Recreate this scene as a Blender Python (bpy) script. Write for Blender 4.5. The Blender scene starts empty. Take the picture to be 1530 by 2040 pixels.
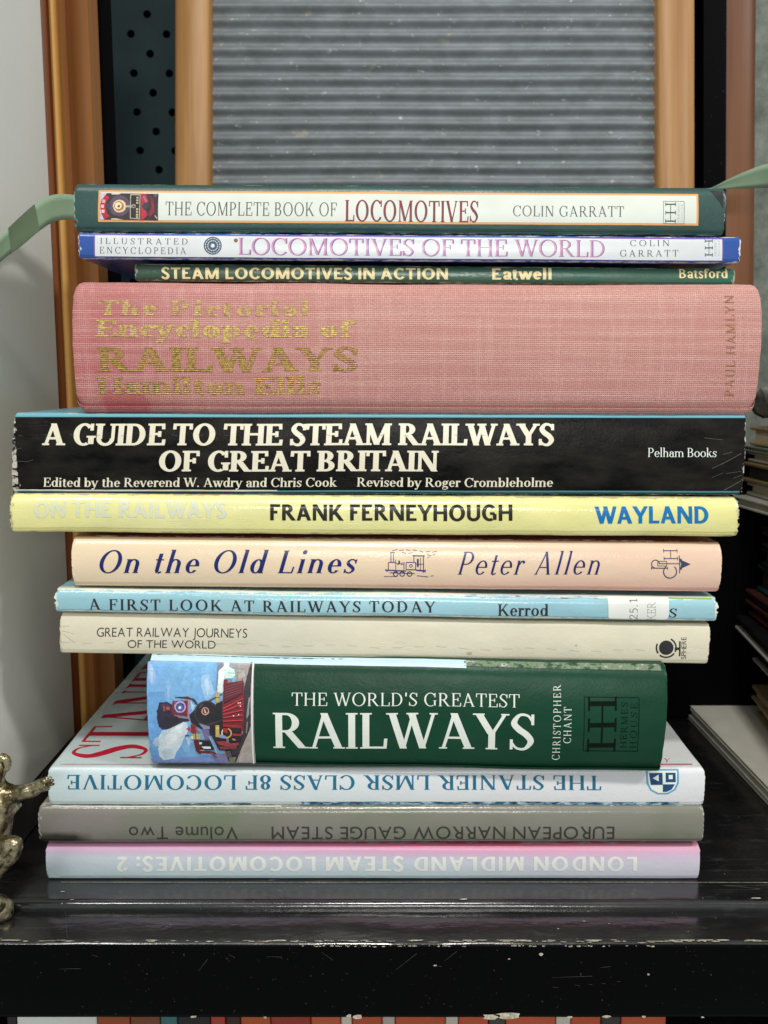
import bpy, bmesh, math, random
from mathutils import Vector, Matrix, noise as mnoise
from mathutils.geometry import delaunay_2d_cdt, tessellate_polygon
R = math.radians
sc = bpy.context.scene
random.seed(7)

# ------------------------------------------------------------------ camera
FPX, PITCH = 1900.0, R(7.94)                 # focal length in photo pixels, downward tilt
CAM = Vector((0.0, -0.376, 0.2085))
cam = bpy.data.cameras.new('camera'); camo = bpy.data.objects.new('camera', cam); sc.collection.objects.link(camo)
camo.location = CAM; camo.rotation_euler = (R(90)-PITCH, 0, 0)
cam.sensor_fit = 'HORIZONTAL'; cam.sensor_width = 36; cam.lens = FPX/1530*36
cam.clip_start = .01; cam.clip_end = 20
cam.dof.use_dof = True; cam.dof.focus_distance = .388; cam.dof.aperture_fstop = 24
sc.camera = camo

# ------------------------------------------------------------------ light
w = bpy.data.worlds.new('World'); sc.world = w; w.use_nodes = True
w.node_tree.nodes['Background'].inputs['Color'].default_value = (.80, .84, .84, 1)
w.node_tree.nodes['Background'].inputs['Strength'].default_value = .54
def area_lamp(name, loc, target, size, sizey, power, col):
    l = bpy.data.lights.new(name, 'AREA'); l.shape = 'RECTANGLE'; l.size = size; l.size_y = sizey; l.energy = power; l.color = col
    o = bpy.data.objects.new(name, l); sc.collection.objects.link(o); o.location = loc
    o.rotation_euler = (Vector(target)-Vector(loc)).to_track_quat('-Z', 'Y').to_euler()
area_lamp('ceiling_lamp', (.02, -.66, 1.10), (0, 0, .12), .16, .10, 6.8, (1, .985, .94))
area_lamp('ceiling_lamp', (.80, -.50, .86), (0, 0, .10), .14, .12, 4.8, (1, .985, .94))
area_lamp('ceiling_lamp', (-.45, -.62, 1.10), (0, 0, .12), .12, .12, 2.6, (1, .98, .95))
area_lamp('fill_strip_lamp', (.06, -1.20, .38), (0, 0, .12), .42, .07, 3.5, (1, .985, .95))  # added low fill for the left wall and spines; placed by spine glare
sc.view_settings.view_transform = 'Standard'; sc.view_settings.look = 'None'; sc.view_settings.exposure = -0.12; sc.view_settings.gamma = 1
sc.cycles.max_bounces = 6

# ------------------------------------------------------------------ small helpers
def ray(px, py):
    u = (1020-py)/FPX
    return Vector(((px-765)/FPX, math.cos(PITCH)+u*math.sin(PITCH), -math.sin(PITCH)+u*math.cos(PITCH)))
def atY(px, py, Y):
    d = ray(px, py); return CAM+d*((Y-CAM.y)/d.y)
def atZ(px, py, Z):
    d = ray(px, py); return CAM+d*((Z-CAM.z)/d.z)
def lin(c):
    return tuple((v/255/12.92 if v <= 10 else ((v/255+.055)/1.055)**2.4) for v in c[:3])+(1,)
def link(name, me, parent=None, mat=None):
    o = bpy.data.objects.new(name, me); sc.collection.objects.link(o)
    if parent: o.parent = parent
    if mat: me.materials.append(mat)
    return o
def meshobj(name, V, F, mat, parent=None, smooth=False):
    me = bpy.data.meshes.new(name); me.from_pydata([tuple(v) for v in V], [], F)
    if smooth: me.polygons.foreach_set('use_smooth', [True]*len(me.polygons))
    return link(name, me, parent, mat)
def recalc(o):
    bm = bmesh.new(); bm.from_mesh(o.data); bmesh.ops.recalc_face_normals(bm, faces=bm.faces); bm.to_mesh(o.data); bm.free(); return o
def tag(o, label=None, cat=None, group=None, kind=None):
    if label: o['label'] = label
    if cat: o['category'] = cat
    if group: o['group'] = group
    if kind: o['kind'] = kind
    return o
def empty(name, loc=(0, 0, 0), rot=(0, 0, 0)):
    o = bpy.data.objects.new(name, None); sc.collection.objects.link(o); o.location = loc; o.rotation_euler = rot
    o.empty_display_size = .01; return o
def box(name, lo, hi, mat, parent=None, bevel=0, seg=2):
    bm = bmesh.new()
    vs = [bm.verts.new((x, y, z)) for x in (lo[0], hi[0]) for y in (lo[1], hi[1]) for z in (lo[2], hi[2])]
    for f in ((0, 1, 3, 2), (4, 6, 7, 5), (0, 4, 5, 1), (2, 3, 7, 6), (0, 2, 6, 4), (1, 5, 7, 3)): bm.faces.new([vs[i] for i in f])
    bmesh.ops.recalc_face_normals(bm, faces=bm.faces)
    if bevel: bmesh.ops.bevel(bm, geom=bm.edges[:], offset=bevel, segments=seg, affect='EDGES', profile=.5)
    me = bpy.data.meshes.new(name); bm.to_mesh(me); bm.free()
    if bevel: me.polygons.foreach_set('use_smooth', [False]*len(me.polygons))
    return link(name, me, parent, mat)

# ------------------------------------------------------------------ materials
class NT:
    def __init__(s, name):
        s.m = bpy.data.materials.new(name); s.m.use_nodes = True; s.t = s.m.node_tree; s.b = s.t.nodes['Principled BSDF']
        s.tc = s.t.nodes.new('ShaderNodeTexCoord'); s.obj = s.tc.outputs['Object']
    def n(s, typ, **kw):
        x = s.t.nodes.new(typ)
        for k, v in kw.items(): setattr(x, k, v)
        return x
    def put(s, sock, v):
        if isinstance(v, bpy.types.NodeSocket): s.t.links.new(v, sock)
        elif isinstance(v, (tuple, list)) and len(v) == 3 and sock.type == 'RGBA': sock.default_value = lin(v)
        elif v is not None: sock.default_value = v
    def noise(s, scale, detail=3, stretch=None, rough=.5, vec=None, off=0):
        x = s.n('ShaderNodeTexNoise'); x.inputs['Scale'].default_value = scale; x.inputs['Detail'].default_value = detail; x.inputs['Roughness'].default_value = rough
        v = vec or s.obj
        mp = s.n('ShaderNodeMapping'); mp.inputs['Scale'].default_value = stretch or (1, 1, 1); mp.inputs['Location'].default_value = (off, off*.7, off*.3)
        s.put(mp.inputs['Vector'], v); s.put(x.inputs['Vector'], mp.outputs[0])
        return x.outputs[0]
    def ramp(s, fac, stops, interp='LINEAR'):
        x = s.n('ShaderNodeValToRGB'); cr = x.color_ramp; cr.interpolation = interp
        while len(cr.elements) < len(stops): cr.elements.new(.5)
        for e, (p, c) in zip(cr.elements, stops):
            e.position = p; e.color = lin(c) if isinstance(c, (tuple, list)) else (c, c, c, 1)
        s.put(x.inputs[0], fac); return x.outputs[0]
    def mix(s, fac, a, b, mode='MIX'):
        x = s.n('ShaderNodeMix', data_type='RGBA', blend_type=mode)
        s.put(x.inputs[0], fac); s.put(x.inputs[6], a); s.put(x.inputs[7], b); return x.outputs[2]
    def math(s, op, a, b=None, c=None, clamp=False):
        x = s.n('ShaderNodeMath', operation=op, use_clamp=clamp)
        s.put(x.inputs[0], a)
        if b is not None: s.put(x.inputs[1], b)
        if c is not None: s.put(x.inputs[2], c)
        return x.outputs[0]
    def mapr(s, v, a, b, c=0, d=1):
        x = s.n('ShaderNodeMapRange'); x.clamp = True
        s.put(x.inputs[0], v)
        for i, q in enumerate((a, b, c, d)): x.inputs[1+i].default_value = q
        return x.outputs[0]
    def xyz(s, vec=None):
        x = s.n('ShaderNodeSeparateXYZ'); s.put(x.inputs[0], vec or s.obj); return x.outputs
    def bump(s, h, dist, strength=1):
        x = s.n('ShaderNodeBump'); x.inputs['Distance'].default_value = dist; x.inputs['Strength'].default_value = strength
        s.put(x.inputs['Height'], h)
        cur = s.b.inputs['Normal']
        if cur.is_linked: s.t.links.new(cur.links[0].from_socket, x.inputs['Normal'])
        s.t.links.new(x.outputs[0], cur); return x
    def set(s, color=None, rough=None, metal=None, spec=None, coat=None):
        if color is not None: s.put(s.b.inputs['Base Color'], color)
        if rough is not None: s.put(s.b.inputs['Roughness'], rough)
        if metal is not None: s.put(s.b.inputs['Metallic'], metal)
        if spec is not None: s.b.inputs['Specular IOR Level'].default_value = spec
        if coat is not None: s.b.inputs['Coat Weight'].default_value = coat; s.b.inputs['Coat Roughness'].default_value = .12
        return s.m

def paper(name, col, rough=.45, var=8, spec=.4):
    t = NT(name)
    c = t.mix(t.mapr(t.noise(60, 4), .35, .65), tuple(max(0, v-var) for v in col), tuple(min(255, v+var*.4) for v in col))
    return t.set(c, rough, spec=spec)
def ink(name, col, rough=.4, wear=0, under=(230, 225, 210), spec=.4, metal=0):
    t = NT(name)
    if wear:
        m = t.mapr(t.noise(1400, 5, rough=.7), .5+.3*(1-wear)-.02, .5+.3*(1-wear)+.05)
        c = t.mix(m, col, under)
    else: c = t.mix(t.mapr(t.noise(300, 3), .3, .7), col, tuple(min(255, v+6) for v in col))
    return t.set(c, rough, metal, spec=spec)

def cover_mat(name, base, L, T, W, rough=.35, spec=.5, wear=(235, 230, 215), wearw=.0016, wearamt=.5, crease=.3, basefn=None, dirt=.25, bumpd=.00012):
    """printed cover stock: scuffs, rubbed edges and faint creases; x along the spine, z through the thickness"""
    t = NT(name); X, Y, Z = t.xyz()
    c = basefn(t, X, Y, Z) if basefn else base
    if not isinstance(c, bpy.types.NodeSocket): c = t.mix(0.0, c, c)
    g = t.mapr(t.noise(45, 5, (1, 1, 2.5), .6), .35, .7)
    c = t.mix(t.math('MULTIPLY', g, dirt*.5), c, tuple(int(v*.8) for v in (base if not basefn else (150, 145, 130))))
    sp = t.mapr(t.noise(700, 4, (1, 1, 1), .6), .70, .76)
    c = t.mix(t.math('MULTIPLY', sp, dirt*.8), c, (95, 88, 70))
    dz = t.math('MINIMUM', Z, t.math('SUBTRACT', T, Z)); dx = t.math('MINIMUM', X, t.math('SUBTRACT', L, X))
    d = t.math('MINIMUM', dz, dx)
    spn = t.mapr(Y, .0035, .006, 1, 0); near = t.math('MULTIPLY', t.mapr(d, 0, wearw, 1, 0), spn)
    nz = t.noise(420, 5, (.45, 1, 1), .65)
    wm = t.mapr(t.math('ADD', t.math('MULTIPLY', near, .55), nz), 1.08-.35*wearamt, 1.16-.35*wearamt)
    endm = t.math('MULTIPLY', t.mapr(dx, 0, .004, 1, 0), spn)
    wm2 = t.mapr(t.math('ADD', t.math('MULTIPLY', endm, .4), t.noise(500, 5, (1, 1, .6), .65, off=3)), .98-.2*wearamt, 1.05-.2*wearamt)
    wm = t.math('MAXIMUM', wm, wm2)
    c = t.mix(t.math('MULTIPLY', wm, .85), c, wear)
    ro = t.math('ADD', t.math('MULTIPLY', t.noise(80, 4), .18), rough-.08)
    t.set(c, t.math('ADD', ro, t.math('MULTIPLY', wm, .25)), spec=spec)
    t.bump(t.noise(900, 4), bumpd, .6)
    t.bump(t.noise(70, 3, (1, 1, 1.6)), .0004, .5)
    if crease:
        k = t.noise(26, 6, (.25, 1, 2.2), .62, off=9)
        k = t.math('MULTIPLY', t.mapr(t.math('ABSOLUTE', t.math('SUBTRACT', k, .5)), 0, .008, 1, 0), t.mapr(t.noise(40, 2, off=6), .5, .65))
        t.bump(k, -.00018, crease*.6)
    return t.m

# ------------------------------------------------------------------ lettering
class Pen:
    """Collects convex pieces of one letter drawn with a broad pen."""
    def __init__(s, S, H, sl, st, br, X=.66):
        s.S, s.H, s.sl, s.st, s.br, s.X = S, H, sl, st, br, X
        s.q = []
    def poly(s, p):
        a = sum(p[i][0]*p[(i+1) % len(p)][1]-p[(i+1) % len(p)][0]*p[i][1] for i in range(len(p)))
        if abs(a) < 1e-7: return
        s.q.append(p if a > 0 else p[::-1])
    def line(s, x0, y0, x1, y1, w=None):
        w = s.S if w is None else w
        L = math.hypot(x1-x0, y1-y0)
        if abs(y1-y0) > abs(x1-x0)*.4:
            h = w/2*L/abs(y1-y0)
            s.poly([(x0-h, y0), (x0+h, y0), (x1+h, y1), (x1-h, y1)])
        else:
            h = w/2*L/abs(x1-x0)
            s.poly([(x0, y0-h), (x0, y0+h), (x1, y1+h), (x1, y1-h)])
    def serif(s, x, y, d, sides, w):
        if s.sl <= 0: return
        h = w/2
        l = x-h-(s.sl if 'l' in sides else 0); r = x+h+(s.sl if 'r' in sides else 0)
        s.poly([(l, y), (r, y), (r, y+d*s.st), (l, y+d*s.st)])
        b = min(s.br, s.sl*.9)
        if b > 0:
            if 'l' in sides: s.poly([(x-h-b, y+d*s.st*.98), (x-h+.002, y+d*s.st*.98), (x-h+.002, y+d*(s.st+b)), (x-h-b*.3, y+d*(s.st+b*.3))])
            if 'r' in sides: s.poly([(x+h+b, y+d*s.st*.98), (x+h-.002, y+d*s.st*.98), (x+h-.002, y+d*(s.st+b)), (x+h+b*.3, y+d*(s.st+b*.3))])
    def V(s, x, y0=0, y1=1, b='lr', t='lr', w=None):
        w = s.S if w is None else w
        s.line(x, y0, x, y1, w)
        if b: s.serif(x, y0, 1, b, w)
        if t: s.serif(x, y1, -1, t, w)
    def bar(s, x0, x1, y, h=None):
        h = s.H if h is None else h
        s.poly([(x0, y-h/2), (x1, y-h/2), (x1, y+h/2), (x0, y+h/2)])
    def arc(s, cx, cy, rx, ry, a0=0, a1=360, S=None, H=None):
        S = s.S*1.06 if S is None else S; H = s.H if H is None else H
        S = min(S, rx*.95); H = min(H, ry*.95)
        n = max(5, int(abs(a1-a0)/12))
        P = []
        for i in range(n+1):
            t = R(a0+(a1-a0)*i/n)
            P.append(((cx+rx*math.cos(t), cy+ry*math.sin(t)), (cx+(rx-S)*math.cos(t), cy+(ry-H)*math.sin(t))))
        for i in range(n): s.poly([P[i][0], P[i+1][0], P[i+1][1], P[i][1]])
    def path(s, pts, ws, n=7):
        C = []
        P = [pts[0]]+list(pts)+[pts[-1]]; W = [ws[0]]+list(ws)+[ws[-1]]
        for k in range(1, len(P)-2):
            for i in range(n+(k == len(P)-3)):
                t = i/n
                f = lambda a, b, c, d: .5*(2*b+(c-a)*t+(2*a-5*b+4*c-d)*t*t+(3*b-a-3*c+d)*t**3)
                C.append((f(*[P[k+j][0] for j in (-1, 0, 1, 2)]), f(*[P[k+j][1] for j in (-1, 0, 1, 2)]), W[k]+(W[k+1]-W[k])*t))
        E = []
        for i, (x, y, w) in enumerate(C):
            a = C[max(0, i-1)]; b = C[min(len(C)-1, i+1)]
            dx, dy = b[0]-a[0], b[1]-a[1]; L = math.hypot(dx, dy) or 1
            E.append(((x-dy/L*w/2, y+dx/L*w/2), (x+dy/L*w/2, y-dx/L*w/2)))
        for i in range(len(E)-1): s.poly([E[i][0], E[i+1][0], E[i+1][1], E[i][1]])
    def dot(s, x, y, r, n=12):
        s.poly([(x+r*math.cos(2*math.pi*i/n), y+r*math.sin(2*math.pi*i/n)) for i in range(n)])

def _S(p, cx, h, rx, S, H):
    # an S of height h centred on cx
    p.path([(cx+rx*.82, h*.80), (cx+rx*.45, h*.965-H*.2), (cx-rx*.25, h*.98-H*.2), (cx-rx*.75+S*.1, h*.76), (cx-rx*.3, h*.585),
            (cx+rx*.35, h*.43), (cx+rx*.78-S*.1, h*.24), (cx+rx*.25, h*.02+H*.2), (cx-rx*.45, h*.035+H*.2), (cx-rx*.86, h*.2)],
           [H*.9, H, H*1.25, S*.92, S*1.02, S*1.02, S*.92, H*1.25, H, H*.9])
    if p.sl > 0:
        p.line(cx+rx*.86, h*.99, cx+rx*.86, h*.70, H*1.1); p.line(cx-rx*.9, 0.01, cx-rx*.9, h*.30, H*1.1)

def draw(c, p):
    S, H, X = p.S, p.H, p.X
    sans = p.sl <= 0
    T = S*.92 if sans else H*1.25
    beak = (lambda *a: None) if sans else p.line
    k = S*.5
    if c == 'A':
        p.line(.40-k*.2, 1, .14, 0, T); p.line(.38, 1, .72, 0, S); p.bar(.22, .60, .32, H)
        p.serif(.14, 0, 1, 'lr', T); p.serif(.72, 0, 1, 'lr', S); return .86
    if c == 'B':
        p.V(.17); p.arc(.34, .745, .24+k*.4, .255, -90, 90); p.arc(.36, .27, .28+k*.4, .27, -90, 90)
        for y in (1-H/2, .515, H/2): p.bar(.1, .37, y)
        return .72+k*.4
    if c in 'CG':
        p.arc(.46, .5, .41, .52, 42, 322 if c == 'C' else 300, H=H*1.05)
        beak(.75, 1.0, .75, .68, T)
        if c == 'G':
            p.V(.74, .06, .44, '', 'lr')
            if sans: p.bar(.48, .74, .46)
            return .90
        if p.st > .06: beak(.75, .0, .75, .30, T)
        return .82
    if c == 'D':
        p.V(.17); p.arc(.36, .5, .40+k*.3, .5, -90, 90); p.bar(.1, .38, 1-H/2); p.bar(.1, .38, H/2); return .86+k*.3
    if c in 'EF':
        p.V(.17, b='lr' if c == 'F' else 'l', t='l')
        p.bar(.1, .60, 1-H/2); beak(.585, 1, .60, .74, T); p.bar(.17, .46, .52); beak(.46, .65, .46, .39, T)
        if c == 'E': p.bar(.1, .63, H/2); beak(.64, .27, .62, 0, T); return .70
        return .66
    if c == 'H': p.V(.17); p.V(.71); p.bar(.17, .71, .52); return .88
    if c == 'I': p.V(.17); return .34
    if c == 'J': p.V(.30, .1, 1, ''); p.path([(.30, .15), (.27, -.03), (.12, -.02)], [S, S*.7, H]); return .46
    if c == 'K':
        p.V(.17); p.line(.24, .38, .64, 1, T); p.line(.36, .58, .74, 0, S); p.serif(.64, 1, -1, 'lr', T); p.serif(.74, 0, 1, 'lr', S); return .86
    if c == 'L': p.V(.17, b='l'); p.bar(.1, .61, H/2); beak(.62, .29, .60, 0, T); return .66
    if c == 'M':
        p.V(.16, t='l', w=T); p.V(.88, t='r'); p.line(.18, 1, .50, .02, S); p.line(.50, .02, .86, 1, T); return 1.05
    if c == 'N':
        p.V(.16, t='l', w=T); p.V(.74, b='', w=T); p.line(.18, 1, .735, 0, S); return .90
    if c in 'OQ':
        p.arc(.48, .5, .43, .52, H=H*1.05)
        if c == 'Q': p.path([(.45, .02), (.62, -.12), (.86, -.16)], [S*.8, S*.9, H])
        return .96
    if c == 'P': p.V(.17); p.arc(.34, .72, .27+k*.4, .28, -90, 90); p.bar(.1, .36, 1-H/2); p.bar(.17, .36, .44+H/2); return .68+k*.4
    if c == 'R':
        p.V(.17); p.arc(.34, .73, .26+k*.4, .27, -90, 90); p.bar(.1, .36, 1-H/2); p.bar(.17, .40, .46+H/2)
        p.line(.38, .48, .70, 0, S); p.serif(.72, 0, 1, 'r', S); return .83
    if c == 'S': _S(p, .31, 1, .27, S, H); return .62
    if c == 'T': p.V(.37, t=''); p.bar(.04, .70, 1-H/2); beak(.06, 1, .05, .73, T); beak(.68, 1, .69, .73, T); return .74
    if c == 'U':
        p.V(.17, .3, 1, ''); p.V(.69, .3, 1, '', w=T); n = 8
        p.arc(.43+(T-S)*.25, .32, .26+S*.5-(S-T)*.25, .34, 180, 360, S=(S+T)/2, H=H*1.2); return .84
    if c == 'V': p.line(.12, 1, .42, 0, S); p.line(.42, 0, .70, 1, T); p.serif(.12, 1, -1, 'lr', S); p.serif(.70, 1, -1, 'lr', T); return .82
    if c == 'W':
        p.line(.12, 1, .38, 0, S); p.line(.38, 0, .60, 1, T); p.line(.56, 1, .82, 0, S); p.line(.82, 0, 1.06, 1, T)
        p.serif(.12, 1, -1, 'lr', S); p.serif(.58, 1, -1, 'lr', S); p.serif(1.06, 1, -1, 'lr', T); return 1.16
    if c == 'X':
        p.line(.12, 1, .70, 0, S); p.line(.12, 0, .68, 1, T)
        for x, y, w in ((.12, 1, S), (.70, 0, S), (.12, 0, T), (.68, 1, T)): p.serif(x, y, 1 if y == 0 else -1, 'lr', w)
        return .82
    if c == 'Y':
        p.line(.10, 1, .39, .44, S); p.line(.70, 1, .41, .44, T); p.V(.40, 0, .5, t=''); p.serif(.10, 1, -1, 'lr', S); p.serif(.70, 1, -1, 'lr', T); return .80
    if c == 'Z': p.bar(.08, .64, 1-H/2); p.bar(.06, .66, H/2); p.line(.58, 1, .12, 0, S); beak(.08, 1, .09, .76, T); beak(.66, 0, .65, .25, T); return .72
    # lower case
    if c == 'a':
        p.arc(.24, .19, .19, .20, 60, 300, H=H); p.bar(.22, .42, .39-H/2, H); p.bar(.22, .42, H/2, H)
        p.V(.43, .04, X-.16, '', ''); p.arc(.27, X-.19, .16+S/2, .20, 0, 165); p.path([(.43, .1), (.47, .01), (.57, .05)], [S, S*.6, H*.7]); p.dot(.145, X-.17, S*.5); return .57
    if c in 'bdpq':
        up = c in 'bd'; left = c in 'bp'; x = .14 if left else .50
        p.arc(.34 if left else .30, X/2, .26, X/2+.01, H=H)
        if up: p.V(x, 0, 1.03, '' if left else 'r', 'l')
        else: p.V(x, -.32, X, 'lr', 'l' if left else 'r')
        return .64
    if c == 'c': p.arc(.30, X/2, .26, X/2+.01, 48, 318); p.dot(.46, X-.15, S*.55); return .52
    if c == 'e': p.arc(.30, X/2, .26, X/2+.01, 0, 322); p.bar(.08, .545, X*.53, H); return .58
    if c == 'f': p.V(.17, 0, .84, 'lr', ''); p.arc(.34, .80, .17+S/2, .23, 30, 180, H=H); p.dot(.44, .90, S*.5); p.bar(.03, .36, X-H/2); return .40
    if c == 'g':
        p.arc(.27, X*.66, .22, X*.34, H=H); p.path([(.15, X*.40), (.12, .08), (.35, .02), (.50, -.09), (.36, -.27), (.12, -.25), (.08, -.10), (.2, .01)], [H, S*.8, S*.9, S*.8, H, H, S*.6, H])
        p.path([(.42, X*.9), (.56, X)], [H, S*.6]); return .57
    if c in 'hnmu':
        if c == 'u':
            p.V(.15, .15, X, '', 'l'); p.V(.50, 0, X, 'r', 'l'); p.arc(.325, .22, .175+S/2, .24, 180, 340, S=S, H=H); return .66
        p.V(.15, 0, 1.03 if c == 'h' else X, 'lr', 'l')
        for k2 in range(2 if c == 'm' else 1):
            o = .35*k2
            p.arc(.325+o, X-.23, .175+S/2, .24, 0, 158, S=S, H=H); p.V(.50+o, 0, X-.22, 'lr', '')
        return 1.02 if c == 'm' else .66
    if c == 'i': p.V(.16, 0, X, 'lr', 'l'); p.dot(.15, .92, S*.62); return .32
    if c == 'l': p.V(.16, 0, 1.03, 'lr', 'l'); return .32
    if c == 'k': p.V(.15, 0, 1.03, 'lr', 'l'); p.line(.18, .22, .48, X, T); p.line(.28, .36, .54, 0, S); p.serif(.48, X, -1, 'lr', T); p.serif(.54, 0, 1, 'lr', S); return .64
    if c == 'o': p.arc(.32, X/2, .28, X/2+.01, H=H); return .64
    if c == 'r': p.V(.15, 0, X, 'lr', 'l'); p.path([(.17, X*.6), (.26, X*.92), (.36, X*.95)], [H, S*.6, S*.7]); p.dot(.38, X*.88, S*.55); return .45
    if c == 's': _S(p, .25, X, .20, S*.86, H); return .49
    if c == 't': p.V(.18, .1, .86, '', ''); p.path([(.18, .14), (.22, .01), (.37, .06)], [S, S*.7, H]); p.bar(.03, .35, X-H/2); return .39
    if c in 'vy':
        p.line(.09, X, .31, 0, S); p.line(.31, 0, .52, X, T); p.serif(.09, X, -1, 'lr', S); p.serif(.52, X, -1, 'lr', T)
        if c == 'y': p.path([(.31, .03), (.24, -.2), (.12, -.27)], [T, T, S*.7]); p.dot(.11, -.24, S*.5)
        return .60
    if c == 'w':
        p.line(.09, X, .28, 0, S); p.line(.28, 0, .44, X, T); p.line(.42, X, .61, 0, S); p.line(.61, 0, .79, X, T)
        for x in (.09, .43, .79): p.serif(x, X, -1, 'lr', S)
        return .87
    if c == '.': p.dot(.12, .06, max(S*.55, .06)); return .26
    if c == ':': p.dot(.14, .1, S*.6); p.dot(.14, .55, S*.6); return .3
    if c == "'": p.line(.12, 1.02, .10, .74, S*.9); return .24
    if c == '8': p.arc(.3, .75, .23, .25, H=H); p.arc(.3, .26, .27, .28, H=H); return .6
    if c == '1': p.V(.25, t=''); p.line(.25-S/2, .95, .08, .8, H); return .5
    if c == '2': p.path([(.08, .74), (.2, .97), (.42, .9), (.44, .66), (.24, .32), (.06, .04)], [S, H, S*.9, S, S*.7, H]); p.bar(.05, .52, H*.6, H*1.2); return .58
    if c == '5': p.bar(.12, .48, 1-H/2); p.line(.13, 1, .11, .52, H); p.path([(.11, .55), (.35, .60), (.48, .34), (.33, .04), (.06, .08)], [H, H, S, H, S*.6]); return .58
    return .30

FACES = {  # stem, hair, serif length, serif thickness, bracket, x-height, shear
    'book':   (.105, .048, .062, .030, .035, .62, 0),
    'light':  (.085, .038, .055, .026, .03, .62, 0),
    'bold':   (.155, .060, .055, .040, .04, .68, 0),
    'slab':   (.215, .105, .070, .085, .035, .70, 0),
    'slabtxt': (.150, .060, .060, .050, .04, .68, 0),
    'didot':  (.165, .045, .060, .035, .05, .66, 0),
    'ital':   (.150, .050, .040, .030, .04, .62, .26),
    'italic': (.105, .045, .045, .026, .03, .62, .30),
    'grot':   (.200, .165, 0, 0, 0, .73, 0),
    'grotlt': (.150, .125, 0, 0, 0, .73, 0),
    'type':   (.080, .080, .080, .075, 0, .70, 0),
}
_gc = {}
def union(polys, cuts=(), xcuts=()):
    vs, fs, es = [], [], []
    for q in polys:
        b = len(vs); vs += [Vector(p) for p in q]; fs.append(list(range(b, b+len(q))))
    if cuts:
        x0 = min(v.x for v in vs)-.01; x1 = max(v.x for v in vs)+.01
        for y in cuts:
            b = len(vs); vs += [Vector((x0, y)), Vector((x1, y))]; es.append((b, b+1))
    if xcuts:
        y0 = min(v.y for v in vs)-.01; y1 = max(v.y for v in vs)+.01
        for x in xcuts:
            b = len(vs); vs += [Vector((x, y0)), Vector((x, y1))]; es.append((b, b+1))
    r = delaunay_2d_cdt(vs, es, fs, 0, 1e-5)
    V = [tuple(v) for v in r[0]]; out = []
    B = [(min(p[0] for p in q), max(p[0] for p in q), min(p[1] for p in q), max(p[1] for p in q), q) for q in polys]
    for f in r[2]:
        x = sum(V[i][0] for i in f)/3; y = sum(V[i][1] for i in f)/3
        for a, b, c, d, q in B:
            if a <= x <= b and c <= y <= d and all((q[i][0]-q[i-1][0])*(y-q[i-1][1])-(q[i][1]-q[i-1][1])*(x-q[i-1][0]) >= -1e-9 for i in range(len(q))):
                out.append(list(f)); break
    return V, out

CUTS = [-.24, -.12, 0, .12, .25, .37, .5, .62, .75, .87, 1.0]
def glyph_serif(c, face, cut):
    key = (c, face, cut)
    if key not in _gc:
        f = FACES[face]; p = Pen(*f[:6]); adv = draw(c, p)
        if p.q:
            V, F = union(p.q, [y for y in CUTS] if cut else ())
            V = [(x+y*f[6], y) for x, y in V]
        else: V, F = [], []
        _gc[key] = (V, F, adv)
    return _gc[key]

def glyph_sans(c, w, cut):
    key = (c, 'sans', w, cut)
    if key not in _gc:
        if c == ' ': _gc[key] = ([], [], .36); return _gc[key]
        def mesh_of(body, off):
            cu = bpy.data.curves.new('t', 'FONT'); cu.body = body; cu.offset = off; cu.resolution_u = 6; cu.fill_mode = 'FRONT'
            ob = bpy.data.objects.new('t', cu)
            me = ob.to_mesh()
            V = [(v.co.x, v.co.y) for v in me.vertices]; P = [list(p.vertices) for p in me.polygons]
            ob.to_mesh_clear(); bpy.data.objects.remove(ob); bpy.data.curves.remove(cu)
            return V, P
        if '_cap' not in _gc: _gc['_cap'] = max(y for x, y in mesh_of('H', 0)[0])
        k = 1/_gc['_cap']
        V, P = mesh_of(c, w/k)
        x0 = min(x for x, y in V); x1 = max(x for x, y in V)
        polys = []
        for f in P:
            q = [((V[i][0]-x0)*k+.05, V[i][1]*k) for i in f]
            a = sum(q[i][0]*q[(i+1) % len(q)][1]-q[(i+1) % len(q)][0]*q[i][1] for i in range(len(q)))
            if abs(a) > 1e-8: polys.append(q if a > 0 else q[::-1])
        V, F = union(polys, [y for y in CUTS] if cut else ())
        _gc[key] = (V, F, (x1-x0)*k+.12)
    return _gc[key]

def layout(text, face, track=0, cut=True):
    """All triangles of a line of text at cap height 1, starting at x = 0; returns verts, faces, width."""
    VV, FF, x = [], [], 0
    for c in text:
        V, F, adv = glyph_sans(c, float(face[4:] or 0), cut) if face.startswith('sans') else glyph_serif(c, face, cut)
        b = len(VV); VV += [(x+u, v) for u, v in V]; FF += [[b+i for i in f] for f in F]
        x += adv+track
    x0 = min(u for u, v in VV); x1 = max(u for u, v in VV)
    return [(u-x0, v) for u, v in VV], FF, x1-x0
# ------------------------------------------------------------------ the book builder
PAGES = NT('page_edges')
_l = PAGES.noise(60, 5, (.6, .6, 45), .7)
PAGES.set(PAGES.mix(PAGES.mapr(_l, .35, .65), (176, 164, 136), (222, 214, 190)), .8); PAGES.bump(_l, .0004, .8)
PAGES = PAGES.m
_artm = NT('printed_picture')
_a = _artm.n('ShaderNodeVertexColor'); _a.layer_name = 'Col'
_artm.set(_artm.mix(.18, _a.outputs[0], _artm.mix(1.0, _a.outputs[0], _artm.ramp(_artm.noise(900, 5, rough=.7), [(.3, (20, 20, 20)), (.7, (250, 250, 250))]), 'OVERLAY')), .35)
ART = _artm.m

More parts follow.
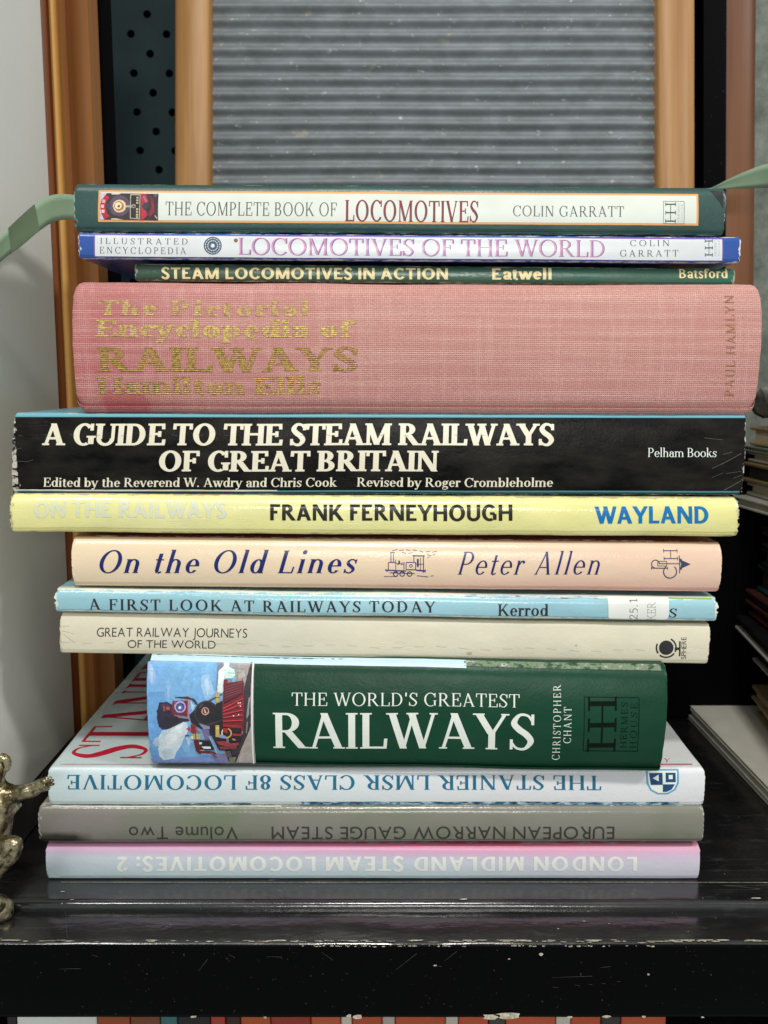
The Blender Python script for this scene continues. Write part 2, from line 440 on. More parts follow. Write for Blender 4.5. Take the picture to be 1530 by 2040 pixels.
class Book:
    def __init__(s, label, BL, BR, T_px, W, mat, y0=0.0, dy=0.0, th=.0022, r=.0015, bulge=.0015, er=.0015, slant=0, slantr=0,
                 rag=.00025, inset=.0025, hard=True, pages=True, wob=.00015, seed=0, topw=0, taper=0, rt=None, rb=None):
        """BL, BR: photo pixels of the bottom corners of the spine; T_px: pixel row of the top left corner; y0: how far back the
        spine stands; dy: how much farther back its right end is; W: width of the boards."""
        a = atY(*BL, y0); b = atY(*BR, y0+dy)
        ux = (b-a); s.L = ux.length; ux.normalize()
        wy = Vector((-ux.y, ux.x, 0)).normalized()
        vz = ux.cross(wy).normalized()
        if vz.z < 0: vz = -vz
        s.M = Matrix(((ux.x, wy.x, vz.x, a.x), (ux.y, wy.y, vz.y, a.y), (ux.z, wy.z, vz.z, a.z), (0, 0, 0, 1)))
        s.Mi = s.M.inverted()
        s.T = 1; s.bulge = 0; s.taper = 0; s.slope = (BR[1]-BL[1])/(BR[0]-BL[0])
        s.T = s.uv(BL[0], T_px)[1]
        s.W, s.th, s.r, s.bulge, s.er, s.rag, s.wob, s.seed = W, th, r, bulge, er, rag, wob, seed*7.3
        s.rt = rt or r; s.rb = rb or min(r, .0009)
        s.slant, s.slantr, s.taper = slant, slantr, taper
        s.root = empty('book'); s.root.matrix_world = s.M; tag(s.root, label, 'book', 'books piled on the black shelf')
        s.mat = mat(s) if callable(mat) else mat
        s.build(inset, pages, topw)
    def uv(s, px, py):
        d = ray(px, py); o = s.Mi @ CAM; q = s.Mi.to_3x3() @ d
        t = (-s.bulge*.7-o.y)/q.y; p = o+q*t
        return p.x, p.z/(1-s.taper*p.x/s.L if s.taper else 1)
    def prof(s, v):
        T = s.T
        v = min(max(v, 0), T); k = 0
        if T-v < s.rt: k = .6*(s.rt-math.sqrt(max(0, s.rt**2-(s.rt-T+v)**2)))
        elif v < s.rb: k = s.rb-math.sqrt(max(0, s.rb**2-(s.rb-v)**2))
        return -s.bulge*(1-(2*v/T-1)**2)+k
    def warp(s, u, y, v):
        L, T, er = s.L, s.T, s.er
        du = min(u, L-u)
        n = lambda a, b, c: mnoise.noise(Vector((a+s.seed, b, c)))
        if du < er and y < .02:
            dv = er-math.sqrt(max(0, er*er-(er-max(du, 0))**2)); v = dv+(v/T)*(T-2*dv)
        u2 = u+s.slant*(1-v/T)*(1-u/L)+s.slantr*(1-v/T)*(u/L)
        v2 = v*(1-s.taper*u/L)
        e = 1 if u < L/2 else -1
        f = max(0, 1-du/.004)
        u2 += e*f*s.rag*(n(1, v*900, y*300)+.6*n(4, v*2500, y*900))
        v2 += s.wob*(n(u*22, v*8, 5)*1.3+n(u*140, v*20, 9)*.35)*(1 if y < .05 else .4)
        g = s.wob*.9*(n(u*30, v*50, 2)+.3*n(u*160, v*160, 3)) if y < .01 else 0
        return Vector((u2, y+g, v2))
    def surf(s, u, v, off=0):
        return s.warp(u, s.prof(v)-off, v)
    def build(s, inset, pages, topw):
        T, W, th = s.T, s.W, s.th; r = max(s.rt*.6, s.rb); rt, rb = s.rt, s.rb
        P = [(W, T), (W*.6, T), (W*.25, T), (.012, T), (r+.004, T), (r+.001, T)]
        N = 22
        vs = [T-rt*(1-math.cos(R(90*i/8))) for i in range(9)]
        vs += [T-rt-(T-rt-rb)*i/N for i in range(1, N)]
        vs += [rb-rb*(1-math.cos(R(90*(6-i)/6))) for i in range(7)]
        P += [(s.prof(v), v) for v in vs]
        P += [(r+.001, 0), (r+.004, 0), (.012, 0), (W*.25, 0), (W*.6, 0), (W, 0)]
        Q = []
        for i, (y, z) in enumerate(P):
            zi = min(max(z, th), T-th); yi = min(max(y+th, s.prof(T/2)+th), W) if y < W else W
            if z > T-1e-9 or z < 1e-9: yi = max(y, s.prof(T/2)+th)
            Q.append((yi, zi))
        us = [0, .0003, .0008, .0016, .003, .006]; us = us+[.006+(s.L-.012)*i/70 for i in range(1, 70)]+[s.L-u for u in reversed(us)]
        V, F = [], []
        m = len(P)
        for u in us:
            V += [s.warp(u, y, z) for y, z in P]; V += [s.warp(u, y, z) for y, z in Q]
        k = 2*m
        for j in range(len(us)-1):
            a, b = j*k, (j+1)*k
            for i in range(m-1):
                F.append([a+i, a+i+1, b+i+1, b+i]); F.append([a+m+i, b+m+i, b+m+i+1, a+m+i+1])
            F.append([a, b, b+m, a+m]); F.append([a+m-1, a+2*m-1, b+2*m-1, b+m-1])
        for j in (0, len(us)-1):
            a = j*k
            for i in range(m-1): F.append([a+i, a+m+i, a+m+i+1, a+i+1] if j == 0 else [a+i, a+i+1, a+m+i+1, a+m+i])
        s.cover = meshobj('cover', V, F, s.mat, s.root, True)
        mod = s.cover.modifiers.new('edges', 'EDGE_SPLIT'); mod.split_angle = R(38)
        if pages:
            y1 = W-inset
            bm = bmesh.new(); nn = 6
            lo = Vector((inset, r+th+.0012, th+.0001)); hi = Vector((s.L-inset, y1, (T-th)-T*s.taper-.0001))
            box('page_block', lo, hi, PAGES, s.root)
            bm.free()
    # ---- printing on the spine; all coordinates are photo pixels
    def pxmap(s, V, off):
        out = []
        for x, y in V:
            u, v = s.uv(x, y); v = min(max(v, .00012), s.T-.00012); u = min(max(u, .0002), s.L-.0002); out.append(s.surf(u, v, off))
        return out
    def text(s, name, txt, face, x0, x1, yt, yb, mat, track=0, off=.00012, rot=0, parent=None, slope=None, fn=None):
        cut = True
        V, F, wd = layout(txt, face, track, cut)
        k = s.slope if slope is None else slope
        Q = []
        for a, b in V:
            a /= wd
            if rot == 0: x = x0+a*(x1-x0); y = yb-b*(yb-yt)+k*(x-x0)
            elif rot == 90: x = x1-b*(x1-x0); y = yb-a*(yb-yt)+k*(x-x0)          # reads upwards
            else: x = x1-a*(x1-x0); y = yt+b*(yb-yt)+k*(x-x0)                     # upside down
            Q.append((x, y))
        if fn: P = [fn(q) for q in Q]
        else: P = s.pxmap(Q, off)
        return meshobj(name, P, F, mat, parent or s.root)
    def polys(s, name, polys, mat, off=.00006, parent=None):
        tris = []
        for p in polys:
            t = tessellate_polygon([[Vector((x, y, 0)) for x, y in p]])
            for f in t:
                q = [p[i] for i in f]
                a = (q[1][0]-q[0][0])*(q[2][1]-q[0][1])-(q[1][1]-q[0][1])*(q[2][0]-q[0][0])
                if abs(a) > 1e-6: tris.append(q if a > 0 else q[::-1])
        ys = [y for q in tris for x, y in q]; lo, hi = min(ys), max(ys)
        step = 5 if hi-lo > 12 else 3
        cuts = [lo+(i+.5)*step for i in range(int((hi-lo)/step))] if hi-lo > step else ()
        xs = [x for q in tris for x, y in q]; xc = [min(xs)+8*(i+.5) for i in range(int((max(xs)-min(xs))/8))] if len(polys) < 40 and max(xs)-min(xs) > 16 else ()
        V, F = union(tris, cuts, xc)
        F = [f[::-1] for f in F]
        return meshobj(name, s.pxmap(V, off), F, mat, parent or s.root)
    def strip(s, name, x0, x1, yt0, yb0, mat, off=.00006, parent=None, ragged=0):
        """a long band across the spine following its slope"""
        n = max(2, int((x1-x0)/12)); m = max(1, int((yb0-yt0)/5)); V, F = [], []
        for i in range(n+1):
            x = x0+(x1-x0)*i/n
            j0 = ragged*mnoise.noise(Vector((x*.05, 3, s.seed))); j1 = ragged*mnoise.noise(Vector((x*.05, 8, s.seed)))
            for j in range(m+1): V.append((x, yt0+j0+(yb0+j1-yt0-j0)*j/m+s.slope*(x-x0)))
        for i in range(n):
            for j in range(m): a = i*(m+1)+j; F.append([a, a+1, a+m+2, a+m+1])
        return meshobj(name, s.pxmap(V, off), F, mat, parent or s.root)
    def art(s, name, layers, conv, off=.00008, parent=None, jit=1.1):
        V, F, C = [], [], []
        for li, (col, p) in enumerate(layers):
            p = [conv(q) for q in p]
            if 4 < len(p) and jit:
                pp = []
                for i, a in enumerate(p):
                    c2 = p[(i+1) % len(p)]; m_ = max(1, int(math.hypot(c2[0]-a[0], c2[1]-a[1])/3.5))
                    for t_ in range(m_):
                        x = a[0]+(c2[0]-a[0])*t_/m_; y = a[1]+(c2[1]-a[1])*t_/m_
                        pp.append((x+jit*mnoise.noise(Vector((x*.5, y*.5, li))), y+jit*mnoise.noise(Vector((x*.5, y*.5, li+50)))))
                p = pp
            tris = []
            for f in tessellate_polygon([[Vector((x, y, 0)) for x, y in p]]):
                q = [p[i] for i in f]
                a = (q[1][0]-q[0][0])*(q[2][1]-q[0][1])-(q[1][1]-q[0][1])*(q[2][0]-q[0][0])
                if abs(a) > 1e-4: tris.append(q if a > 0 else q[::-1])
            if not tris: continue
            ys = [y for q in tris for x, y in q]; lo, hi = min(ys), max(ys)
            xs = [x for q in tris for x, y in q]; xl, xh = min(xs), max(xs)
            vv, ff = union(tris, [lo+(i+.5)*6 for i in range(int((hi-lo)/6))], [xl+(i+.5)*8 for i in range(int((xh-xl)/8))])
            b = len(V); V += s.pxmap(vv, off+li*.000006); F += [[b+i for i in f[::-1]] for f in ff]; C += [lin(col)]*len(ff)
        o = meshobj(name, V, F, ART, parent or s.root)
        ca = o.data.color_attributes.new('Col', 'FLOAT_COLOR', 'CORNER')
        k = 0
        for f, c in zip(o.data.polygons, C):
            for vi in f.vertices:
                q = V[vi]; g = 1.08+.20*mnoise.fractal(Vector((q.x*420, q.z*420, sum(c)*5)), .8, 2.1, 4)+.10*mnoise.noise(Vector((q.x*90, q.z*90, 2)))
                h = .07*mnoise.noise(Vector((q.x*160, q.z*160, 8)))
                ca.data[k].color = (c[0]*g*(1+h), c[1]*g, c[2]*g*(1-h), 1); k += 1
        return o
def circ(cx, cy, r, n=16, ry=None): return [(cx+r*math.cos(2*math.pi*i/n), cy+(ry or r)*math.sin(2*math.pi*i/n)) for i in range(n)]
def seg(x0, y0, x1, y1, w):
    L = math.hypot(x1-x0, y1-y0); a, b = -(y1-y0)/L*w/2, (x1-x0)/L*w/2
    return [(x0+a, y0+b), (x0-a, y0-b), (x1-a, y1-b), (x1+a, y1+b)]
def ring(cx, cy, r0, r1, a0=0, a1=360, n=18):
    o = []
    for i in range(n):
        t0 = R(a0+(a1-a0)*i/n); t1 = R(a0+(a1-a0)*(i+1)/n)
        o.append([(cx+r0*math.cos(t0), cy+r0*math.sin(t0)), (cx+r0*math.cos(t1), cy+r0*math.sin(t1)), (cx+r1*math.cos(t1), cy+r1*math.sin(t1)), (cx+r1*math.cos(t0), cy+r1*math.sin(t0))])
    return o
def frame(x0, y0, x1, y1, w, k=0):
    q = lambda x, y: (x, y+k*(x-x0))
    return [[q(x0, y0), q(x1, y0), q(x1, y0+w), q(x0, y0+w)], [q(x0, y1-w), q(x1, y1-w), q(x1, y1), q(x0, y1)],
            [q(x0, y0+w), q(x0+w, y0+w), q(x0+w, y1-w), q(x0, y1-w)], [q(x1-w, y0+w), q(x1, y0+w), q(x1, y1-w), q(x1-w, y1-w)]]
def double_h(x0, y0, x1, y1, st, hr):
    """three stems lying on their side joined by one bar"""
    o = []; n = [y0+st/2, (y0+y1)/2, y1-st/2]; c = (x0+x1)/2
    for y in n:
        o.append([(x0, y-st/2), (x1, y-st/2), (x1, y+st/2), (x0, y+st/2)])
        for x in (x0, x1-hr*1.1): o.append([(x, y-st*1.5), (x+hr*1.1, y-st*1.5), (x+hr*1.1, y+st*1.5), (x, y+st*1.5)])
    o.append([(c-hr/2, n[0]), (c+hr/2, n[0]), (c+hr/2, n[2]), (c-hr/2, n[2])])
    return o
# ------------------------------------------------------------------ the thirteen books, top to bottom
BK = ink('black_ink', (38, 38, 40)); DG = ink('grey_green_ink', (62, 78, 76)); CREAM = ink('cream_ink', (226, 218, 190), wear=.12, under=(60, 55, 45))
WHITE = ink('white_print', (226, 232, 224), .35)

# 1 dark green, white panel
def m1(b):
    def f(t, X, Y, Z):
        c = t.mix(t.mapr(t.noise(30, 4, (1, 1, 3)), .35, .7), (26, 64, 60), (36, 78, 72))
        return c
    return cover_mat('dark_green_cover', (28, 62, 58), b.L, b.T, .2, rough=.36, spec=.6, basefn=f, wear=(150, 165, 155), wearamt=.25, dirt=.15, wearw=.0009)
b = Book('topmost book, dark green with an orange-edged white spine panel and maroon capitals', (152, 461), (1441, 469), 365, .165, m1, y0=.001, th=.0006, r=.001, rt=.0034, bulge=.0010, hard=False, slant=-.0004, seed=1)
OR = ink('orange_border', (222, 160, 96)); WP = paper('white_panel', (218, 224, 214), .36, 5, .5)
b.strip('orange_border', 197, 1391, 379, 442, OR, .00005)
b.strip('spine_panel', 201, 1387, 383, 438, WP, .00009)
cv = lambda q: (180+q[0]/4.78, 360+q[1]/4.78)
L = [((58, 50, 56), [(100, 118), (652, 125), (652, 380), (100, 372)]), ((190, 180, 200), [(100, 118), (160, 118), (130, 180), (105, 245), (110, 300), (140, 370), (100, 372)]),
     ((176, 40, 60), [(150, 135), (190, 160), (158, 200), (150, 245), (160, 300), (195, 340), (150, 365), (112, 310), (102, 245), (115, 180)])]
L += [((224, 178, 160), [(118+dx, y), (146+dx, y+4), (142+dx, y+34), (114+dx, y+30)]) for y, dx in ((180, 4), (228, -6), (276, 0))]
L += [((88, 76, 90), circ(285, 240, 100, 18)), ((58, 62, 92), circ(180, 242, 24, 10)), ((212, 190, 160), circ(285, 245, 62, 12)), ((150, 110, 80), circ(280, 245, 46, 12)), ((236, 214, 178), circ(275, 240, 34, 10)), ((120, 90, 70), circ(278, 245, 14, 8)),
      ((206, 190, 165), [(200, 122), (300, 118), (280, 132), (210, 134)]), ((206, 190, 165), [(205, 362), (240, 360), (330, 372), (210, 374)]),
      ((176, 165, 140), [(385, 128), (482, 130), (480, 370), (385, 362)]), ((44, 42, 46), [(393, 138), (474, 140), (472, 360), (393, 354)]),
      ((170, 158, 150), [(345, 238), (400, 238), (400, 256), (345, 256)]), ((180, 168, 150), circ(418, 245, 20, 10)), ((50, 46, 50), circ(418, 245, 12, 8))]
L += [((190, 176, 140), [(444, y), (464, y), (464, y+16), (444, y+16)]) for y in (155, 180, 205, 265, 290, 318, 340)]
L += [((174, 46, 66), [(486, 125), (530, 125), (560, 200), (520, 250), (556, 330), (510, 376), (488, 376)]), ((60, 60, 72), circ(535, 245, 34, 10)), ((128, 44, 58), [(570, 150), (612, 180), (618, 300), (580, 350), (560, 330), (590, 245)]),
      ((96, 84, 92), [(600, 126), (650, 126), (625, 170)]), ((200, 190, 180), [(625, 330), (648, 360), (640, 364), (620, 336)]), ((150, 120, 130), [(505, 150), (520, 150), (545, 200), (535, 205)])]
b.art('spine_photograph', L, cv, .00013)
b.text('title_lettering', 'THE COMPLETE BOOK OF', 'book', 331, 672, 402, 429, DG, .05, off=.00013)
MAR = NT('maroon_ink'); MAR = MAR.set(MAR.mix(MAR.mapr(MAR.noise(200, 3), .3, .7), (104, 26, 40), (134, 38, 48)), .4)
b.text('title_lettering', 'LOCOMOTIVES', 'bold', 688, 953, 399, 441, MAR, .02, off=.00013)
b.text('author_lettering', 'COLIN GARRATT', 'book', 1022, 1243, 410, 431, DG, .06, off=.00013)
k = .0062
b.polys('publisher_emblem', double_h(1325, 406, 1346, 442, 2.6, 1.3)+frame(1321, 401, 1363, 446, .8, k), DG, .00013)
LG = ink('pale_grey_ink', (150, 160, 158))
b.text('publisher_lettering', 'HERMES', 'light', 1349, 1353.5, 406, 443, LG, .1, off=.00013, rot=90, slope=0)
b.text('publisher_lettering', 'HOUSE', 'light', 1356, 1360.5, 406, 443, LG, .22, off=.00013, rot=90, slope=0)
b.polys('turned_corner', [[(1416, 378.5), (1441, 381), (1440, 416), (1434, 404)]], ink('black_lining', (30, 31, 33)), .00012)

# 2 blue, white panel
def m2(b):
    return cover_mat('blue_cover', (44, 84, 170), b.L, b.T, .2, rough=.2, spec=.7, wear=(225, 225, 225), wearamt=.35, dirt=.1, wearw=.001,
                     basefn=lambda t, X, Y, Z: t.mix(t.mapr(t.noise(40, 3), .3, .7), (34, 74, 150), (46, 88, 168)))
b = Book('thin blue book second from the top, mauve lettering on a white spine panel', (158, 514), (1473, 523), 463, .175, m2, y0=-.001, th=.0006, r=.0008, rt=.0020, bulge=.0004, er=.0006, seed=2)
PU = ink('purple_border', (128, 84, 160))
b.strip('purple_border', 187, 1440.5, 466.5, 513, PU, .00005)
b.strip('spine_panel', 189.5, 1438.5, 468.5, 510.5, paper('white_panel_cool', (216, 220, 222), .22, 5, .6), .00009)
b.text('title_lettering', 'ILLUSTRATED', 'book', 200, 374, 474, 486, DG, .34, off=.00013)
b.text('title_lettering', 'ENCYCLOPEDIA', 'book', 199, 371, 492, 505, DG, .28, off=.00013)
em = ring(424, 489.5, 15.5, 18, n=20)+ring(424, 489.5, 11, 14, n=18)+ring(424, 489.5, 4.5, 9, n=14)
for i in range(16): a = 2*math.pi*i/16; em.append(seg(424+4*math.cos(a), 489.5+4*math.sin(a), 424+17*math.cos(a), 489.5+17*math.sin(a), 1.2))
b.polys('wheel_emblem', em, ink('steel_blue_ink', (62, 82, 104)), .00013)
b.text('title_lettering', 'LOCOMOTIVES OF THE WORLD', 'book', 476, 1205, 474, 507.5, ink('violet_ink', (126, 96, 160), .22), .0, off=.00012)
b.text('title_lettering', 'LOCOMOTIVES OF THE WORLD', 'light', 474.8, 1203.4, 473.5, 507, ink('mauve_ink', (196, 140, 170), .22), .0, off=.00015)
b.polys('brown_spot', [circ(470, 479, 4.2, 7)], ink('brown_stain', (120, 92, 60)), .00015)
b.text('author_lettering', 'COLIN', 'book', 1255, 1333, 478, 490, DG, .3, off=.00013, slope=0)
b.text('author_lettering', 'GARRATT', 'book', 1235, 1351, 498, 511, DG, .25, off=.00013, slope=0)
b.polys('publisher_emblem', double_h(1404, 479, 1420, 509, 2.3, 1.2), DG, .00013)
b.text('publisher_lettering', 'HERMES', 'light', 1423, 1427, 478, 510, LG, .1, off=.00013, rot=90, slope=0)
b.text('publisher_lettering', 'HOUSE', 'light', 1430, 1434, 478, 510, LG, .22, off=.00013, rot=90, slope=0)

# 3 thin green, bold cream sans
def m3(b):
    def f(t, X, Y, Z):
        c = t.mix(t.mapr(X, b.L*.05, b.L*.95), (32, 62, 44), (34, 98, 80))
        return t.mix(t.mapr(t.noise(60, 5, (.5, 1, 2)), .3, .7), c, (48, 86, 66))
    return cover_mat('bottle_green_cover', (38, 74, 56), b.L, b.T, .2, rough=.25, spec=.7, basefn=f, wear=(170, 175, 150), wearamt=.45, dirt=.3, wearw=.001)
b = Book('thin bottle green book with bold cream lettering, squeezed between blue and pink books', (270, 559), (1462, 569), 525, .15, m3, y0=.003, th=.002, r=.001, rt=.0016, bulge=.0006, er=.0006, seed=3)
CR = ink('cream_block_ink', (232, 214, 160), .35, wear=.05, under=(60, 70, 50))
b.text('title_lettering', 'STEAM LOCOMOTIVES IN ACTION', 'grot', 321, 893, 533, 555.5, CR, .01, slope=.002)
b.text('author_lettering', 'Eatwell', 'grot', 980, 1099, 534.5, 557, CR, .01, slope=.002)
b.text('publisher_lettering', 'Batsford', 'grotlt', 1353, 1449, 535.5, 554, CR, .01, slope=.002)
b.strip('worn_edge', 300, 1455, 523.4, 525.2, ink('worn_green', (120, 140, 110)), .00008, ragged=1.5)

# 4 pink cloth
def m4(b):
    t = NT('pink_book_cloth'); X, Y, Z = t.xyz()
    def wv(axis, s, off):
        x = t.n('ShaderNodeTexWave', wave_type='BANDS', bands_direction=axis)
        x.inputs['Scale'].default_value = s; x.inputs['Distortion'].default_value = 2.2; x.inputs['Detail'].default_value = 2; x.inputs['Detail Scale'].default_value = 3
        mp = t.n('ShaderNodeMapping'); mp.inputs['Location'].default_value = (off, 0, off); t.put(mp.inputs[0], t.obj); t.put(x.inputs[0], mp.outputs[0]); return x.outputs[0]
    wz = wv('Z', 430, 0); wx = wv('X', 400, .3)
    weave = t.math('MAXIMUM', wz, t.math('MULTIPLY', wx, .85))
    slz = t.mapr(t.noise(300, 3, (.04, 1, 1.6), .6), .42, .66)
    slx = t.mapr(t.noise(260, 3, (1.4, 1, .05), .6, off=4), .48, .70)
    c = t.mix(t.mapr(t.noise(16, 4), .35, .68), (184, 116, 114), (192, 132, 126))
    fade = t.mapr(X, 0, b.L*.5)
    c = t.mix(t.math('MULTIPLY', fade, .75), c, (200, 150, 140))
    red = t.mapr(t.math('MULTIPLY', t.mapr(X, .0, .05, 1, 0), t.mapr(t.noise(34, 4), .3, .6)), .1, .9)
    c = t.mix(t.math('MULTIPLY', red, .6), c, (182, 90, 94))
    c = t.mix(t.math('MULTIPLY', t.mapr(weave, .15, .85, 1, 0), .46), c, (140, 62, 66))
    c = t.mix(t.math('MULTIPLY', t.math('MULTIPLY', slz, t.mapr(wz, .3, .8)), .45), c, (236, 204, 190))
    c = t.mix(t.math('MULTIPLY', t.math('MULTIPLY', slx, t.mapr(wx, .3, .8)), .3), c, (234, 196, 184))
    # the damp stain near the foot of the left end
    sx = t.math('SUBTRACT', X, .019); sz = t.math('SUBTRACT', Z, .0035)
    d = t.math('SQRT', t.math('ADD', t.math('POWER', t.math('MULTIPLY', sx, 1.0), 2), t.math('POWER', t.math('MULTIPLY', sz, 1.6), 2)))
    st = t.mapr(t.math('ADD', d, t.math('MULTIPLY', t.noise(150, 4), .006)), .0115, .0135, 1, 0)
    c = t.mix(t.math('MULTIPLY', st, .5), c, (168, 62, 72))
    t.set(c, .85, spec=.25); t.b.inputs['Sheen Weight'].default_value = .1
    t.bump(weave, .00022, .9); t.bump(t.noise(40, 3), .0012, .5)
    return t.m
b = Book('very thick pink cloth-bound book with rubbed gilt lettering, thickest of the pile', (156, 823), (1501, 829), 561, .17, m4, y0=-.002, th=.003, r=.0045, rt=.006, rb=.003, bulge=.0034, er=.0034, rag=.0003, wob=.0004, seed=4)
def gilt(name, wear, bright):
    g = NT(name); m = g.mapr(g.noise(1500, 6, (1, 1, 1), .75), .56-wear*.1, .62-wear*.1)
    m2 = g.mapr(g.noise(130, 3), .46-.1*wear, .60-.1*wear)
    m = g.math('MAXIMUM', g.math('MULTIPLY', m, .5), g.math('MULTIPLY', m2, .2+.2*wear))
    c = g.mix(g.mapr(g.noise(900, 3), .3, .7), bright, tuple(int(v*.62) for v in bright)); c = g.mix(m, c, (188, 118, 112))
    g.set(c, .42, g.math('SUBTRACT', .55, g.math('MULTIPLY', m, .55)))
    x = g.n('ShaderNodeTexWave', wave_type='BANDS', bands_direction='Z'); x.inputs['Scale'].default_value = 430; x.inputs['Distortion'].default_value = 1.5; g.put(x.inputs[0], g.obj)
    g.bump(x.outputs[0], .0003, .9); return g.m
GI = gilt('rubbed_gilt', .45, (246, 218, 128)); GI2 = gilt('dull_gilt', .2, (196, 162, 84)); GI3 = gilt('faint_gilt', 1.6, (190, 150, 86))
b.text('title_lettering', 'The Pictorial', 'slab', 194, 617, 598, 628, gilt('worn_gilt', .7, (246, 220, 134)), .10, slope=.004)
b.text('title_lettering', 'Encyclopedia of', 'slab', 191, 713, 637, 671, GI, .02, slope=.004)
b.text('title_lettering', 'RAILWAYS', 'slab', 194, 713, 692, 740, GI2, .02, slope=.001)
b.text('author_lettering', 'Hamilton Ellis', 'slab', 191, 640, 751, 785, GI2, .02, slope=.001)
b.text('publisher_lettering', 'PAUL HAMLYN', 'bold', 1445, 1463, 590, 790, GI3, .12, rot=90, slope=0)

# 5 black with cream slab capitals
def m5(b):
    def f(t, X, Y, Z):
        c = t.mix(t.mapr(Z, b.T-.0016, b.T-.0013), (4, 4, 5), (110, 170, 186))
        sm = t.mapr(t.noise(38, 5, (.4, 1, 2)), .5, .8)
        return t.mix(t.math('MULTIPLY', sm, .03), c, (60, 62, 64))
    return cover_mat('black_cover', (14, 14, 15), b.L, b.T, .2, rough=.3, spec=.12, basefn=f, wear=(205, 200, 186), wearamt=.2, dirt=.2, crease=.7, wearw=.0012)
b = Book('wide black book with two lines of large cream capitals, below the pink one', (38, 984), (1477, 986), 823, .115, m5, y0=-.001, th=.0012, r=.001, rt=.0014, bulge=.0012, er=.0005, rag=.0006, slant=-.0026, seed=5)
b.root.location.x += 0
SL = ink('cream_slab_ink', (226, 220, 196), .3)
b.text('title_lettering', 'A GUIDE TO THE STEAM RAILWAYS', 'slab', 89, 1105, 844, 887, SL, -.01, slope=0)
b.text('title_lettering', 'OF GREAT BRITAIN', 'slab', 323, 877, 898, 939, SL, -.01, slope=0)
b.text('editor_lettering', 'Edited by the Reverend W. Awdry and Chris Cook', 'slabtxt', 97, 678, 952, 970, SL, .0, slope=0)
b.text('editor_lettering', 'Revised by Roger Crombleholme', 'slabtxt', 717, 1105, 952, 970, SL, .0, slope=0)
b.text('publisher_lettering', 'Pelham Books', 'book', 1291, 1427, 892, 910, WHITE, -.02, slope=0)
b.strip('teal_band', 43, 1474, 976.5, 983, NTm := ink('teal_print', (76, 132, 142), .3), .00006)
b.strip('pale_edge', 40, 560, 975.5, 978, ink('pale_edge_print', (206, 204, 188)), .00009, ragged=.6)
SCR = ink('scratch_white', (84, 84, 82))
cr = [seg(1440, 905, 1458, 900, .8), seg(1436, 925, 1476, 903, 1.1), seg(1418, 933, 1445, 920, .8), seg(1443, 977, 1476, 958, 1.3), seg(1446, 943, 1475, 939, .7), seg(1460, 953, 1477, 946, .8), seg(1402, 872, 1440, 876, .7), seg(1418, 951, 1440, 942, .6)]
cr += [seg(40+i*17, 867+math.sin(i*1.7)*1.2, 50+i*17, 868+math.sin(i*1.7+2)*1.2, .5) for i in range(0, 60, 3)]
cr += [seg(35, 918, 62, 920, .7), seg(62, 920, 75, 916, .6), seg(33, 895, 50, 893, .6)]
tag(b.polys('crease_marks', cr, SCR, .00017), kind='stuff')

# 6 yellow
def m6(b):
    return cover_mat('yellow_cover', (222, 216, 120), b.L, b.T, .2, rough=.17, spec=.8, wear=(176, 166, 130), wearamt=.6, dirt=.3, crease=.6, wearw=.0016,
                     basefn=lambda t, X, Y, Z: t.mix(t.mapr(t.noise(24, 4, (1, 1, 2)), .3, .7), (230, 226, 146), (236, 232, 166)))
b = Book('pale yellow book with black and blue capitals and a faint silver title', (24, 1061), (1467, 1070), 983, .118, m6, y0=-.003, th=.0025, r=.0014, rt=.0050, rb=.0016, bulge=.0012, er=.0014, rag=.0009, wob=.0003, seed=6)
SI = NT('silver_foil'); SI = SI.set(SI.mix(SI.mapr(SI.noise(700, 5, rough=.7), .45, .6), (206, 214, 204), (222, 220, 160)), .35, spec=.6)
b.text('title_lettering', 'ON THE RAILWAYS', 'grot', 68, 452, 999, 1031, SI, -.01, slope=0)
b.text('author_lettering', 'FRANK FERNEYHOUGH', 'grot', 538, 1021, 1004, 1036, ink('foil_black', (34, 33, 30), .22, wear=.22, under=(222, 216, 140)), -.02, slope=.003)
b.text('publisher_lettering', 'WAYLAND', 'grot', 1184, 1411, 1009, 1043, ink('blue_ink', (14, 110, 172), .2), -.02, slope=0)

# 7 peach
def m7(b):
    def f(t, X, Y, Z):
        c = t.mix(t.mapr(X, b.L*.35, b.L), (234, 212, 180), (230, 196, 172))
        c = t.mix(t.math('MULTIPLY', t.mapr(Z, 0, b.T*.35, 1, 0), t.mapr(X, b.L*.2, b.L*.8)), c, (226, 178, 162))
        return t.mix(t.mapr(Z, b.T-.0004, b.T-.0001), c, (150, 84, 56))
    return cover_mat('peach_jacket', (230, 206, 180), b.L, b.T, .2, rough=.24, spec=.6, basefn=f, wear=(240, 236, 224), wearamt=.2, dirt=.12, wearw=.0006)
b = Book('peach book with a navy italic title and a small engine drawing', (148, 1167), (1431, 1179), 1069, .15, m7, y0=-.001, th=.0025, r=.001, rt=.0042, bulge=.0020, er=.0010, seed=7)
NV = ink('navy_ink', (22, 32, 98), .25)
b.text('title_lettering', 'On the Old Lines', 'ital', 190, 718, 1096, 1141, NV, .10, slope=.001)
b.text('author_lettering', 'Peter Allen', 'italic', 908, 1204, 1099, 1144, NV, .10, slope=.001)
cv2 = lambda q: (740+q[0]/2.318, 1080+q[1]/2.318)
eng = []
def E(*a, w=3.2): eng.append([cv2(p) for p in seg(*a, w)])
E(58, 158, 120, 158, w=2.4); E(210, 154, 262, 160, w=3); E(272, 156, 288, 154, w=2)
E(90, 50, 90, 92, w=3.5); E(102, 52, 102, 92, w=3); E(86, 48, 108, 48, w=4)      # chimney
